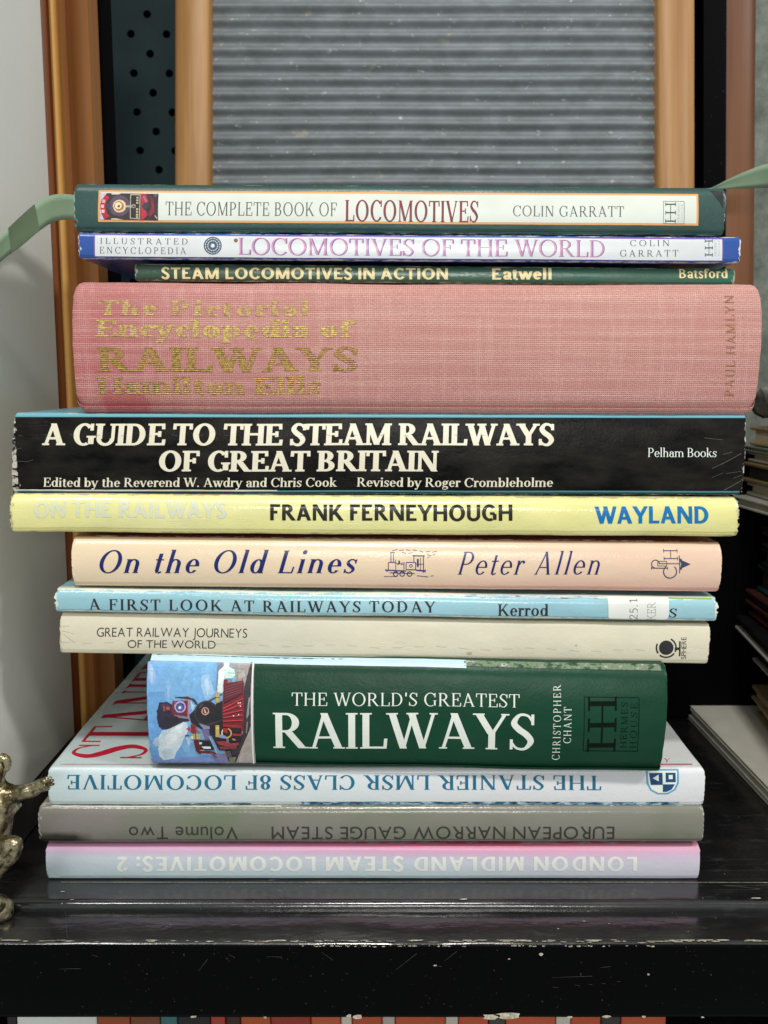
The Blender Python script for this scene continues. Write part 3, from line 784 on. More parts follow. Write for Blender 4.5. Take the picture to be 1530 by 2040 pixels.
E(78, 92, 78, 128); E(78, 92, 112, 92); E(112, 80, 112, 126, w=2.6); E(128, 84, 128, 100, w=7); E(150, 90, 150, 126); E(160, 92, 204, 92); E(160, 92, 160, 126); E(204, 92, 204, 126); E(160, 126, 206, 126, w=4)
E(112, 96, 150, 100, w=2.4); E(120, 104, 132, 88, w=3); E(138, 104, 142, 92, w=3)
E(190, 62, 246, 62, w=5); E(196, 62, 196, 92); E(240, 62, 240, 140, w=3.5); E(206, 100, 240, 100, w=2.5); E(214, 76, 214, 112, w=8); E(226, 70, 226, 130, w=2.4); E(206, 128, 250, 132, w=6)
E(64, 124, 74, 134, w=5); E(72, 128, 160, 132, w=5); E(84, 140, 200, 144, w=3.5); E(248, 124, 248, 138, w=4)
for cx in (112, 142, 176): eng += [[cv2(p) for p in q] for q in ring(cx, 146, 9, 13, n=10)]
eng += [[cv2(p) for p in q] for q in ring(182, 108, 5, 8, n=8)]
for x0, y0, x1, y1 in ((95, 40, 120, 34), (128, 38, 150, 36), (160, 34, 180, 40), (190, 36, 210, 38), (222, 40, 240, 46), (250, 44, 270, 42), (280, 46, 302, 42), (140, 46, 160, 52), (170, 52, 190, 48), (256, 56, 276, 62), (284, 58, 296, 52), (258, 70, 270, 66)): E(x0, y0, x1, y1, w=2.2)
b.polys('engine_drawing', eng, NV, .00013)
cp = lambda q: (1280+q[0]/9., 1085+q[1]/9.)
def m_cph():
    o = [seg(1341, 1097, 1341, 1110, 0)] if 0 else []
    q = []
    q += [seg(1322, 1097, 1350, 1097, 1.6), seg(1322, 1112, 1350, 1112, 1.6), seg(1336, 1097, 1336, 1112, 1.2)]        # H lying on its side
    for x in (1322.5, 1349.5): q += [seg(x, 1093.5, x, 1100.5, 1.1), seg(x, 1108.5, x, 1115.5, 1.1)]
    q += [seg(1296, 1131, 1330, 1131, 1.8), seg(1297, 1128, 1297, 1134, 1.1), seg(1329.5, 1128, 1329.5, 1134, 1.1)]    # P lying on its side
    q += ring(1305, 1123, 7.0, 8.8, 90, 270+90, 14)
    q += ring(1334, 1138, 12.0, 14.0, -50, 235, 20)                                                                     # C
    q += frame(1309, 1117, 1328, 1127, 1.1)+[seg(1312, 1122, 1352, 1122, 1.5)]
    q += [[(1352, 1110), (1359, 1116), (1375, 1123), (1359, 1130), (1352, 1137), (1356, 1123)], seg(1353, 1106, 1353, 1141, 1.6), seg(1357, 1112, 1357, 1134, 1)]
    return q
b.polys('publisher_emblem', m_cph(), ink('slate_blue_ink', (52, 66, 92), .25), .00013)

# 8 light blue, library label
def m8(b):
    def f(t, X, Y, Z):
        c = t.mix(t.mapr(t.noise(20, 4, (.6, 1, 2)), .35, .7), (142, 192, 206), (166, 210, 220))
        return c
    return cover_mat('light_blue_cover', (150, 198, 210), b.L, b.T, .2, rough=.2, spec=.7, basefn=f, wear=(225, 224, 205), wearamt=.75, dirt=.3, crease=.6, wearw=.0018)
b = Book('thin light blue library book with black capitals and a white sticker', (111, 1219), (1427, 1238), 1173, .15, m8, y0=-.002, th=.002, r=.0012, rt=.0032, bulge=.0006, er=.0012, rag=.0010, wob=.00025, seed=8)
b.text('title_lettering', 'A FIRST LOOK AT RAILWAYS TODAY', 'bold', 178, 868, 1193, 1215, BK, .14, slope=.0085)
b.text('author_lettering', 'Kerrod', 'slabtxt', 992, 1093, 1203, 1226.5, BK, .02, slope=.004)
b.text('publisher_lettering', 'S', 'slabtxt', 1333, 1348, 1212, 1230, BK, 0, slope=0)
GP = ink('green_print', (134, 170, 106), .25)
b.strip('green_band', 120, 540, 1171.2, 1173.6, GP, .0001, ragged=.4); b.strip('green_band', 1334, 1420, 1189.5-.0145*0, 1194, GP, .0001)
pic = NT('blurred_picture_print'); pic = pic.set(pic.ramp(pic.noise(260, 4, (.5, 1, 1.2), .6), [(.30, (60, 60, 84)), (.43, (150, 180, 200)), (.52, (190, 214, 224)), (.62, (112, 112, 128)), (.72, (70, 90, 70))]), .22)
b.strip('cover_picture_edge', 925, 1206, 1184.5-1.5, 1190, pic, .00011, ragged=1.2)
lab = b.polys('library_sticker', [[(1214, 1181), (1222, 1180.5), (1324, 1182.5), (1330, 1185), (1333, 1192), (1332, 1228), (1329, 1233), (1322, 1234.5), (1216, 1232.5), (1212, 1230), (1211, 1186)]], paper('sticker_paper', (226, 228, 222), .6, 4, .3), .00018)
lab['label'] = 'white library shelf-mark sticker with rounded corners'
TG = ink('typed_ink', (84, 84, 84), .5, wear=.1, under=(200, 200, 196))
b.text('shelf_mark_lettering', '25.1', 'type', 1254, 1270, 1194, 1234, TG, .12, off=.0002, rot=90, slope=0)
b.text('shelf_mark_lettering', 'KER', 'type', 1289, 1306, 1199, 1236, LG, .04, off=.0002, rot=90, slope=0)

# 9 cream paperback
def m9(b):
    return cover_mat('cream_cover', (222, 214, 190), b.L, b.T, .2, rough=.42, spec=.4, wear=(190, 180, 150), wearamt=.3, dirt=.25, crease=.8, wearw=.001,
                     basefn=lambda t, X, Y, Z: t.mix(t.mapr(t.noise(18, 4), .35, .7), (224, 216, 190), (214, 210, 190)))
b = Book('cream paperback with small dark capitals at the left and a black globe emblem', (124, 1301), (1409, 1323), 1221, .12, m9, y0=0, th=.0006, r=.0008, rt=.0018, er=.0006, bulge=.0008, slant=-.0008, rag=.0004, seed=9)
b.text('title_lettering', 'GREAT RAILWAY JOURNEYS', 'sans-.012', 195, 494, 1250, 1268, BK, .03, slope=.006)
b.text('title_lettering', 'OF THE WORLD', 'sans-.012', 257, 432, 1275, 1291, BK, .03, slope=.006)
g = [circ(1327, 1290, 14.5, 20)]+ring(1327, 1290, 18, 21, 35, 130, 12)+ring(1327, 1290, 18, 21, 145, 205, 8)+ring(1327, 1290, 18, 21, -62, 25, 10)
g += [seg(1344, 1292, 1354, 1292, 5), seg(1354, 1277, 1354, 1307, 3)]
b.polys('globe_emblem', g, BK, .00013)
b.text('publisher_lettering', 'SPHERE', 'sans-.01', 1357, 1367, 1269, 1313, BK, .02, rot=90, slope=0)
CS = ink('crease_brown', (186, 176, 150), .5)
cr = [seg(122+i*22, 1278+math.sin(i*.7)*2.5+i*.32*1.05, 142+i*22, 1278.5+math.sin(i*.7+.5)*2.5+i*.34*1.05, .6) for i in range(0, 57, 2)]
cr += [seg(128, 1262, 152, 1280, .9), seg(126, 1256, 150, 1262, .7), seg(122, 1248, 140, 1246, .6)]
tag(b.polys('crease_marks', cr, CS, .00012), kind='stuff')
tag(b.polys('brown_stain', [circ(936, 1301, 6, 9, 3), circ(1148, 1285, 2, 6)], ink('stain', (186, 172, 138), .5), .00012), kind='stuff')

# 10 dark green with a locomotive photograph
def m10(b):
    def f(t, X, Y, Z):
        c = t.mix(t.mapr(t.noise(26, 4, (1, 1, 1.5)), .3, .7), (5, 56, 37), (8, 66, 45))
        return c
    return cover_mat('emerald_jacket', (12, 64, 44), b.L, b.T, .2, rough=.34, spec=.25, basefn=f, wear=(100, 130, 110), wearamt=.1, dirt=.06, wearw=.0005)
b = Book('thick emerald green book with white capitals and a steam engine picture on its spine', (300, 1524), (1319, 1540), 1304, .135, m10, y0=-.002, dy=-.005, taper=.045, th=.0024, r=.0016, rt=.0060, rb=.0022, bulge=.0040, er=.001, slant=.0006, slantr=-.001, wob=.0003, seed=10)
cv3 = lambda q: (280+q[0]/6.375, 1300+q[1]/6.375)
C = []
def A(col, *p): C.append((col, list(p)))
A((116, 168, 212), (60, 130), (1435, 135), (1445, 1432), (60, 1432)); A((104, 156, 206), (60, 500), (300, 480), (400, 900), (600, 1432), (60, 1432)); A((118, 172, 216), (300, 135), (960, 135), (940, 400), (500, 330))
A((122, 142, 196), (60, 1340), (500, 1350), (1000, 1330), (1000, 1432), (60, 1432))
A((150, 176, 214), (75, 150), (130, 160), (180, 280), (185, 360), (140, 412), (100, 330)); A((176, 196, 222), (90, 220), (140, 200), (160, 300), (140, 390))
A((150, 186, 220), (775, 300), (860, 270), (900, 390), (940, 500), (860, 610), (820, 580), (765, 420)); A((174, 202, 226), (800, 350), (850, 330), (880, 440), (850, 540))
A((140, 180, 218), (330, 420), (380, 400), (370, 560), (350, 590)); A((160, 190, 220), (560, 1050), (640, 1080), (600, 1200), (585, 1150))
A((156, 148, 146), (1205, 135), (1435, 135), (1445, 1432), (1000, 1432), (1010, 1300), (1200, 1150)); A((176, 166, 158), (1220, 140), (1300, 140), (1330, 300), (1240, 330)); A((170, 160, 152), (1290, 1150), (1420, 900), (1430, 1400), (1230, 1400))
A((122, 128, 150), (965, 140), (1045, 140), (1040, 185), (985, 240), (975, 480), (960, 480))
A((222, 232, 228), (1045, 135), (1115, 135), (1115, 200), (1062, 235), (1062, 480), (1040, 505), (975, 500), (985, 245), (1045, 185))
A((148, 150, 158), (1115, 140), (1208, 140), (1200, 240), (1120, 195)); A((206, 226, 218), (1045, 260), (1110, 193), (1185, 225), (1195, 290), (1160, 330), (1070, 325)); A((160, 184, 176), (1100, 255), (1190, 262), (1190, 272), (1100, 268)); A((120, 130, 128), (1100, 335), (1160, 335), (1150, 380), (1105, 380))
A((58, 50, 56), (1385, 140), (1412, 140), (1395, 500), (1400, 900), (1372, 1000), (1260, 1250), (1190, 1425), (1110, 1425), (1060, 1250), (1250, 1100), (1310, 980), (1318, 440))
A((150, 142, 142), (1375, 560), (1392, 560), (1380, 760), (1350, 830), (1345, 800)); A((128, 120, 120), (1350, 860), (1368, 860), (1350, 1010), (1335, 1010))
# steam
A((196, 210, 218), (545, 868), (350, 960), (270, 985), (213, 1080), (225, 1150), (205, 1230), (215, 1330), (262, 1392), (400, 1370), (445, 1260), (505, 1180), (545, 1090), (600, 990), (600, 900))
A((170, 190, 208), (170, 1080), (215, 1060), (230, 1180), (180, 1200), (140, 1150)); A((216, 224, 226), (470, 920), (540, 900), (520, 1040), (420, 1140), (330, 1180), (300, 1080), (380, 980)); A((180, 194, 206), (300, 1220), (400, 1230), (380, 1330), (270, 1350), (250, 1270))
# chimney, lamp
A((46, 42, 60), (212, 745), (205, 730), (222, 700), (240, 622), (340, 614), (400, 650), (405, 700), (425, 775), (485, 812), (605, 830), (622, 862), (540, 872), (350, 962), (270, 968), (232, 930), (215, 850)); A((74, 50, 76), (250, 640), (340, 630), (390, 670), (385, 730), (290, 720)); A((40, 38, 50), (300, 800), (480, 820), (520, 850), (340, 930))
A((150, 70, 60), (290, 665), (310, 665), (312, 730), (294, 730)); A((160, 84, 70), (325, 680), (360, 672), (380, 690), (370, 716), (330, 712))
A((112, 44, 60), (415, 600), (602, 598), (615, 805), (430, 782), (395, 740), (400, 660)); A((150, 80, 86), (425, 610), (450, 606), (450, 620), (430, 640))
A((166, 152, 196), *circ(506, 676, 74, 18)); A((60, 62, 104), *circ(506, 680, 54, 16)); A((96, 104, 160), *circ(506, 684, 36, 14)); A((214, 228, 242), *circ(502, 686, 17, 10))
A((196, 130, 120), (604, 545), (620, 545), (612, 800), (600, 800)); A((190, 120, 110), (600, 800), (612, 796), (640, 850), (628, 856)); A((60, 54, 60), (440, 552), (600, 552), (640, 566), (690, 580), (730, 640), (712, 656), (650, 590), (440, 562))
A((168, 206, 230), (640, 600), (664, 640), (690, 660), (670, 730), (645, 700)); A((150, 110, 110), (430, 775), (600, 800), (600, 810), (430, 790))
# body
A((40, 36, 42), (620, 780), (700, 700), (960, 650), (1045, 600), (1055, 900), (1290, 950), (1270, 1140), (1110, 1250), (985, 1250), (900, 1050), (760, 955), (640, 880))
A((58, 54, 58), *circ(838, 755, 154, 24)); A((38, 37, 41), *circ(842, 757, 138, 22)); A((36, 34, 38), (960, 640), (1040, 600), (1045, 840), (940, 880)); A((80, 76, 78), (740, 690), (760, 660), (800, 640), (805, 648), (760, 690))
A((196, 150, 138), *circ(825, 732, 50, 16)); A((92, 36, 40), *circ(825, 732, 36, 14)); A((214, 190, 170), *circ(818, 722, 12, 8)); A((214, 190, 170), *circ(826, 744, 12, 8))
A((70, 66, 64), (860, 600), (1040, 510), (1045, 522), (880, 612)); A((66, 60, 60), (870, 905), (1030, 835), (1032, 846), (880, 916)); A((188, 160, 96), (958, 505), (1006, 505), (1006, 622), (958, 622)); A((60, 50, 40), (958, 560), (1006, 556), (1006, 564), (958, 568))
A((130, 132, 160), (740, 885), (880, 925), (880, 960), (800, 960)); A((112, 104, 138), (770, 960), (870, 965), (880, 1110), (830, 1130))
A((128, 38, 46), (635, 905), (700, 900), (720, 980), (690, 1020), (640, 1010)); A((180, 50, 60), (580, 955), (620, 930), (640, 1000)); A((176, 160, 110), (640, 1020), (762, 1022), (765, 1092), (650, 1096)); A((220, 214, 176), (634, 1060), (660, 1050), (664, 1086), (642, 1090)); A((70, 66, 60), (560, 1040), (615, 1040), (615, 1056), (560, 1056)); A((150, 96, 86), (690, 935), (760, 1010), (740, 1020), (690, 960)); A((76, 60, 40), (690, 1020), (700, 1020), (702, 1094), (692, 1094))
# pilot
A((118, 36, 44), (1055, 340), (1100, 338), (1102, 380), (1283, 352), (1288, 322), (1306, 372), (1322, 520), (1312, 980), (1282, 982), (1278, 945), (1052, 925), (1040, 665), (1050, 560))
A((92, 34, 46), (1060, 400), (1300, 370), (1300, 500), (1060, 620), (1050, 560)); A((40, 26, 36), (1060, 622), (1290, 505), (1292, 520), (1066, 642))
for i in range(5): A((140, 72, 80), (1070, 430+i*32), (1290, 372+i*26), (1290, 378+i*26), (1070, 438+i*32))
for i, (a0, a1) in enumerate(((690, 560), (722, 625), (760, 700), (800, 765), (845, 830))):
    A((188, 58, 62), (1050, a0), (1300, a1), (1300, a1+16), (1052, a0+16)); A((64, 22, 30), (1052, a0+18), (1290, a1+18), (1290, a1+32), (1052, a0+28))
A((150, 48, 52), (1050, 890), (1290, 905), (1290, 940), (1052, 925)); A((110, 44, 50), (1300, 360), (1316, 380), (1318, 960), (1300, 985))
for x, y in ((1245, 625), (1270, 620), (1272, 660), (1250, 768), (1185, 782)): A((232, 210, 200), *circ(x, y, 9, 6))
# running gear
A((192, 168, 92), (955, 905), (1002, 905), (1002, 1062), (952, 1062)); A((230, 214, 150), (960, 940), (1000, 936), (1000, 948), (960, 952))
for q in ring(1092, 1005, 52, 72, -70, 130, 8): C.append(((196, 158, 90), q))
for q in ring(1092, 1005, 50, 66, 150, 250, 5): C.append(((226, 200, 190), q))
A((160, 44, 44), (1048, 940), (1110, 940), (1108, 1010), (1050, 990)); A((134, 148, 190), (1000, 1020), (1090, 1045), (1080, 1080), (1000, 1070)); A((160, 50, 44), (1172, 1008), (1280, 1012), (1282, 1046), (1172, 1040))
A((150, 60, 64), (960, 1125), (1060, 1110), (1150, 1140), (1250, 1130), (1245, 1160), (1130, 1200), (985, 1160)); A((120, 56, 60), (990, 1190), (1220, 1170), (1210, 1215), (1010, 1230)); A((200, 140, 90), (1160, 1075), (1200, 1080), (1210, 1105), (1170, 1100)); A((110, 112, 120), (1085, 1075), (1120, 1075), (1120, 1130), (1090, 1130))
A((92, 30, 38), (670, 1100), (740, 1105), (760, 1180), (740, 1250), (900, 1262), (960, 1290), (950, 1300), (760, 1282), (742, 1306), (692, 1250)); A((34, 30, 36), (745, 1100), (880, 1110), (930, 1240), (750, 1245)); A((206, 226, 226), (765, 1188), (882, 1192), (886, 1222), (800, 1220)); A((200, 220, 224), (740, 1130), (780, 1130), (770, 1160), (742, 1158)); A((180, 140, 130), (745, 1235), (800, 1232), (800, 1248), (745, 1250))
A((176, 168, 190), (862, 1045), (882, 1050), (965, 1280), (950, 1290), (925, 1180)); A((120, 80, 86), (865, 1280), (900, 1275), (970, 1350), (930, 1360)); A((126, 118, 156), (945, 1300), (1070, 1300), (1110, 1420), (995, 1420)); A((86, 80, 84), (1060, 1255), (1130, 1240), (1150, 1330), (1090, 1340)); A((118, 120, 96), (1110, 1340), (1200, 1330), (1180, 1420), (1120, 1420))
b.art('spine_photograph', C, cv3, .00007)
b.strip('white_rule', 501.5, 504.5, 1321, 1524, WHITE, .0012*0+.00085)
b.slope = .0245; b.strip('pale_fold_band', 296, 930, 1302.5, 1319.5, ink('pale_blue_print', (188, 214, 226), .35), .0002, ragged=.3)
pg = NT('foliage_print'); pg = pg.set(pg.ramp(pg.noise(420, 4, (.7, 1, 1.3), .65), [(.3, (34, 40, 40)), (.44, (70, 96, 74)), (.5, (120, 150, 110)), (.58, (110, 108, 104)), (.68, (190, 196, 184)), (.75, (60, 60, 60))]), .35)
b.strip('cover_picture_edge', 926, 1322, 1318, 1331.5, pg, .0002, ragged=.5); b.slope = .0157
WT = ink('white_title_ink', (224, 228, 218), .4)
b.text('title_lettering', "THE WORLD'S GREATEST", 'book', 581, 1036, 1378, 1403, WT, .03, slope=.009)
b.text('title_lettering', 'RAILWAYS', 'bold', 543, 1066, 1417, 1490, WT, -.02, slope=.006)
b.text('author_lettering', 'CHRISTOPHER', 'book', 1103, 1118, 1364, 1515, WT, .2, rot=90, slope=0)
b.text('author_lettering', 'CHANT', 'book', 1124, 1139, 1406, 1479, WT, .15, rot=90, slope=0)
DK = ink('black_green_ink', (2, 16, 12), .6, spec=.1)
b.polys('publisher_emblem', double_h(1172, 1396, 1229, 1489, 9, 3.4)+frame(1164, 1387, 1274, 1496, 1.2, .02), DK, .00013)
b.text('publisher_lettering', 'HERMES', 'light', 1238, 1251, 1398, 1490, DK, .16, rot=90, slope=0)
b.text('publisher_lettering', 'HOUSE', 'light', 1257, 1270, 1400, 1490, DK, .32, rot=90, slope=0)

# 11 white with blue upside-down title
def m11(b):
    def f(t, X, Y, Z):
        c = t.mix(t.mapr(X, 0, b.L*.7), (206, 224, 226), (224, 226, 228))
        return c
    return cover_mat('white_cover', (222, 226, 228), b.L, b.T, .2, rough=.28, spec=.55, basefn=f, wear=(210, 204, 196), wearamt=.08, dirt=.12, wearw=.0008, crease=.15)
b = Book('white book with an upside-down blue title and large red capitals on its cover', (99, 1604), (1401, 1605), 1530, .185, m11, y0=-.001, th=.0028, r=.0014, rt=.0024, bulge=.0008, er=.0014, seed=11)
BL = ink('petrol_blue_ink', (24, 104, 136), .3)
b.text('title_lettering', 'THE STANIER LMSR CLASS 8F LOCOMOTIVE', 'bold', 134, 1198, 1544, 1572, BL, .05, rot=180, slope=.001)
pb = NT('blue_picture_print'); pb = pb.set(pb.ramp(pb.noise(500, 4, (.5, 1, 1), .6), [(.38, (20, 66, 100)), (.5, (70, 130, 160)), (.62, (190, 214, 224))]), .3)
b.strip('cover_picture_edge', 322, 500, 1600.5, 1603.5, pb, .0001, ragged=1); b.strip('cover_picture_edge', 600, 1354, 1597.5, 1603.5, pb, .0001, ragged=.8)
sh = [(1287, 1534), (1353, 1534), (1352, 1560), (1345, 1574), (1330, 1582), (1310, 1582), (1295, 1574), (1288, 1560)]
b.polys('shield_outline', [sh], ink('sky_blue_ink', (92, 160, 196), .3), .00010)
sc_ = lambda p, k: [((x-1320)*k+1320, (y-1556)*k+1556) for x, y in p]
b.polys('shield_field', [sc_(sh, .88)], WHITE, .00014)
b.polys('shield_charges', [[(1293, 1540), (1320, 1540), (1320, 1562), (1296, 1562)], [(1320, 1562), (1344, 1562), (1338, 1572), (1328, 1577), (1320, 1577)], [(1326, 1540), (1346, 1540), (1346, 1558), (1326, 1558)], seg(1296, 1562, 1320, 1562, 2)], ink('deep_blue_ink', (22, 70, 110), .3), .00018)
b.polys('shield_charges', [[(1332, 1544), (1340, 1544), (1340, 1552), (1332, 1552)], [(1300, 1550), (1312, 1543), (1312, 1556)]], WHITE, .00022)
RED = ink('red_cover_ink', (196, 28, 58), .3)
# capitals on the upper board: tops towards the left edge, reading away from the spine
V, F, wd = layout('STANIER', 'didot', .03, False)
k_ = .175/wd*.86
P = []
for a, c in V:
    P.append((.0363-c*.0315, .010+a*.0286, b.T+.00012))
    
o = meshobj('cover_lettering', P, F, RED, b.root); COVER_TXT = o
b.text('cover_lettering', 'Y', 'book', 1322, 1335, 1511, 1519, RED, 0, fn=lambda q: (b.Mi @ atZ(q[0], q[1], (b.M @ Vector((.2, 0, b.T))).z))+Vector((0, 0, .00012)))
V = []; n = 60
for i in range(n+1):
    u = .004+(b.L-.008)*i/n
    V += [b.warp(u, .0034, b.T)+Vector((0, 0, .00010)), b.warp(u, .0034+.0004+.0009*(i/n)**3, b.T)+Vector((0, 0, .00010))]
meshobj('red_fold_line', V, [[2*i, 2*i+1, 2*i+3, 2*i+2] for i in range(n)], ink('rose_print', (186, 92, 116), .3), b.root)

# 12 grey
def m12(b):
    def f(t, X, Y, Z):
        c = t.mix(t.mapr(X, 0, b.L*.6), (128, 122, 118), (130, 128, 118))
        c = t.mix(t.mapr(t.noise(22, 3), .45, .7), c, (110, 120, 96))
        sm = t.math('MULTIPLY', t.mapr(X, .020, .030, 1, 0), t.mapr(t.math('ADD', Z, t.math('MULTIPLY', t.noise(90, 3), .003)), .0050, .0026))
        sm = t.math('MULTIPLY', t.mapr(X, .015, .023, 1, 0), t.mapr(t.math('ADD', Z, t.math('MULTIPLY', t.noise(90, 3), .003)), .0070, .0046, 0, 1))  # figurine arm's cast shadow, painted into the lower left end
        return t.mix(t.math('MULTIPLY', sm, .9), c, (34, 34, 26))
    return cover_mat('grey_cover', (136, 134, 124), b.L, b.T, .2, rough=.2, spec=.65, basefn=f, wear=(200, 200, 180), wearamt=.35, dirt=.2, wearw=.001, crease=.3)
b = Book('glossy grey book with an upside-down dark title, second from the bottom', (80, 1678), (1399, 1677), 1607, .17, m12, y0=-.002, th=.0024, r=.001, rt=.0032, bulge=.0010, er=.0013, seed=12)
GR = ink('dark_grey_ink', (58, 56, 52), .3)
b.text('title_lettering', 'EUROPEAN NARROW GAUGE STEAM', 'sans0', 541, 1224, 1646, 1672, GR, .05, rot=180, slope=0)
b.text('title_lettering', 'Volume Two', 'sans0', 257, 474, 1646, 1672, GR, .06, rot=180, slope=0)
b.strip('cover_picture_edge', 100, 560, 1607.6, 1610.2, NTb := ink('speckled_print', (214, 212, 196), .4, wear=.4, under=(50, 48, 44)), .0003, ragged=.6)

# 13 pink to pale blue
def m13(b):
    def f(t, X, Y, Z):
        z = t.math('SUBTRACT', t.math('DIVIDE', Z, b.T), t.math('MULTIPLY', t.mapr(X, 0, b.L*.75, 1, 0), .17))
        c = t.ramp(z, [(.0, (196, 214, 220)), (.50, (202, 210, 220)), (.68, (208, 184, 208)), (.84, (222, 158, 190)), (.94, (226, 116, 150)), (1.0, (214, 60, 90))])
        return t.mix(t.math('MULTIPLY', t.mapr(X, b.L*.6, b.L), .45), c, (222, 200, 222))
    return cover_mat('pink_to_blue_cover', (206, 210, 220), b.L, b.T, .2, rough=.3, spec=.5, basefn=f, wear=(180, 190, 196), wearamt=.12, dirt=.1, wearw=.0008, crease=.1)
b = Book('bottom book of the pile, fading from pink to pale blue, cream upside-down capitals', (95, 1751), (1391, 1751), 1683, .165, m13, y0=0, th=.0024, r=.001, rt=.0026, bulge=.0010, er=.0009, seed=13)
b.text('title_lettering', 'LONDON MIDLAND STEAM LOCOMOTIVES: 2', 'grot', 233, 1269, 1706, 1735, ink('pale_cream_ink', (226, 228, 222), .3), .05, rot=180, slope=0)
b.polys('bent_corner', [[(96, 1727), (116, 1744), (124, 1749), (97, 1749)]], ink('corner_print', (190, 208, 214), .3), .00012)  # corner patch slightly darker than the spine print
# ------------------------------------------------------------------ the black shelf
def black_paint(name, rough=.22, scr=1.0):
    t = NT(name)
    c = t.mix(t.mapr(t.noise(35, 5, (1, 1.6, 1)), .4, .75), (22, 22, 24), (36, 35, 34))
    dust = t.mapr(t.noise(160, 6, (.5, 1.5, 1), .7), .56, .80)
    c = t.mix(t.math('MULTIPLY', dust, .35*scr), c, (104, 102, 98))
    sp = t.mapr(t.noise(520, 3, rough=.5), .735, .76); c = t.mix(t.math('MULTIPLY', sp, .8), c, (170, 165, 150))
    s1 = t.noise(60, 2, (.12, 1.9, 1.9), .4, off=2); s1 = t.mapr(t.math('ABSOLUTE', t.math('SUBTRACT', s1, .52)), 0, .004, 1, 0)
    s1 = t.math('MULTIPLY', s1, t.mapr(t.noise(30, 2, off=5), .52, .62)); c = t.mix(t.math('MULTIPLY', s1, .35*scr), c, (130, 130, 128))
    t.set(c, t.math('ADD', t.math('MULTIPLY', t.noise(50, 5, (.6, 1.4, 1)), .22), rough-.1), spec=.5)
    t.bump(t.noise(60, 4, (.5, 1.5, 1)), .0007, .5); t.bump(t.noise(500, 3), .0001, .5)
    return t.m
BP = black_paint('black_gloss_paint', .17); BP.node_tree.nodes['Principled BSDF'].inputs['Specular IOR Level'].default_value = 1.0; BP2 = black_paint('black_ledge_paint', .18, .8); BP2.node_tree.nodes['Principled BSDF'].inputs['Specular IOR Level'].default_value = .9
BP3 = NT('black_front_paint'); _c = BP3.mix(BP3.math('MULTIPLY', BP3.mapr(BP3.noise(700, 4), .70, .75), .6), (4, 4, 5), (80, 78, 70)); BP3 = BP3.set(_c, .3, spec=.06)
shelf = empty('shelf', (0, -.01, 0)); tag(shelf, 'black painted shelf with chipped paint along its front edge, carrying the pile', 'shelf')
def sh(name, V, F, mat, smooth=False):
    o = meshobj(name, [Vector(v)-Vector(shelf.location) for v in V], F, mat, shelf, smooth); return recalc(o)
X0, X1 = -.75, .75
def extrude_x(name, prof, mat, smooth=True, n=90, jit=0):
    V, F = [], []; m = len(prof)
    for i in range(n+1):
        x = X0+(X1-X0)*i/n
        for j, (y, z) in enumerate(prof):
            V.append((x, y+jit*mnoise.noise(Vector((x*40, j, 1))), z+jit*mnoise.noise(Vector((x*30, j, 7)))))
    for i in range(n):
        for j in range(m-1): a = i*m+j; F.append([a, a+1, a+m+1, a+m])
    o = sh(name, V, F, mat, smooth); md = o.modifiers.new('e', 'EDGE_SPLIT'); md.split_angle = R(50); return o
extrude_x('shelf_top', [(.42, -.03), (.42, 0), (.2, 0), (.05, 0), (-.001, 0), (-.0150, 0), (-.0160, -.00015), (-.0168, -.0005), (-.0174, -.0011), (-.0178, -.0019), (-.0180, -.0028), (-.0181, -.0040)], BP, jit=.00012)
fr = [(-.0178, -.0040), (-.0370, -.0040)]+[(-.0370-.0022*math.sin(R(a)), -.0040-.0022*(1-math.cos(R(a)))) for a in (18, 36, 54, 72, 90)]
fr += [(-.0392, -.012), (-.0392, -.024), (-.0392, -.0335), (-.0389, -.0350), (-.0378, -.0358), (-.030, -.0358), (-.030, -.033), (.42, -.033)]
extrude_x('front_ledge', fr[:5], BP2, n=160, jit=.00015); extrude_x('front_lip', fr[4:], BP3, n=160, jit=.00015)
# bare seam just in front of the pile
V, F = [], []; n = 160
for i in range(n+1):
    x = -.135+.6*i/n; wdt = .00009+.00014*abs(mnoise.noise(Vector((x*60, 2, 2))))
    y = -.0026+.0003*mnoise.noise(Vector((x*9, 0, 0)))
    V += [(x, y-wdt, .00022), (x, y+wdt, .00022)]
for i in range(n):
    F.append([2*i, 2*i+1, 2*i+3, 2*i+2])
PALE = NT('bare_primer'); PALE = PALE.set(PALE.mix(PALE.mapr(PALE.noise(800, 4), .35, .7), (150, 142, 118), (216, 210, 190)), .6)
SCRP = NT('scratch_pale'); SCRP = SCRP.set((66, 66, 66), .5)
sh('scratched_seam', V, F, PALE)
def chips(name, spots, mat=PALE):
    V, F = [], []
    for (cx, cy, cz, sx, sy, nrm) in spots:
        n = random.randint(7, 11); b0 = len(V); ph = random.random()*9
        for i in range(n):
            a = 2*math.pi*i/n; rr = .55+.45*abs(mnoise.noise(Vector((math.cos(a)*2+ph, math.sin(a)*2, ph))))*2
            dx = math.cos(a)*sx*rr; dv = math.sin(a)*sy*rr
            V.append((cx+dx, cy+(dv if nrm == 'z' else 0), cz+(dv if nrm == 'y' else 0)))
        F.append(list(range(b0, b0+n)))
    return tag(sh(name, V, F, mat), kind='stuff')
sp = []
for i in range(110):
    px = random.uniform(-60, 1600)
    if random.random() < .35 and px < 600: continue
    p = atZ(px, 1874.5+random.gauss(0, 1.2), -.0038)
    sp.append((p.x, min(p.y, -.0358), -.00385, random.uniform(.0004, .0026)*random.choice((1, 1, 2)), random.uniform(.0001, .0004), 'z'))
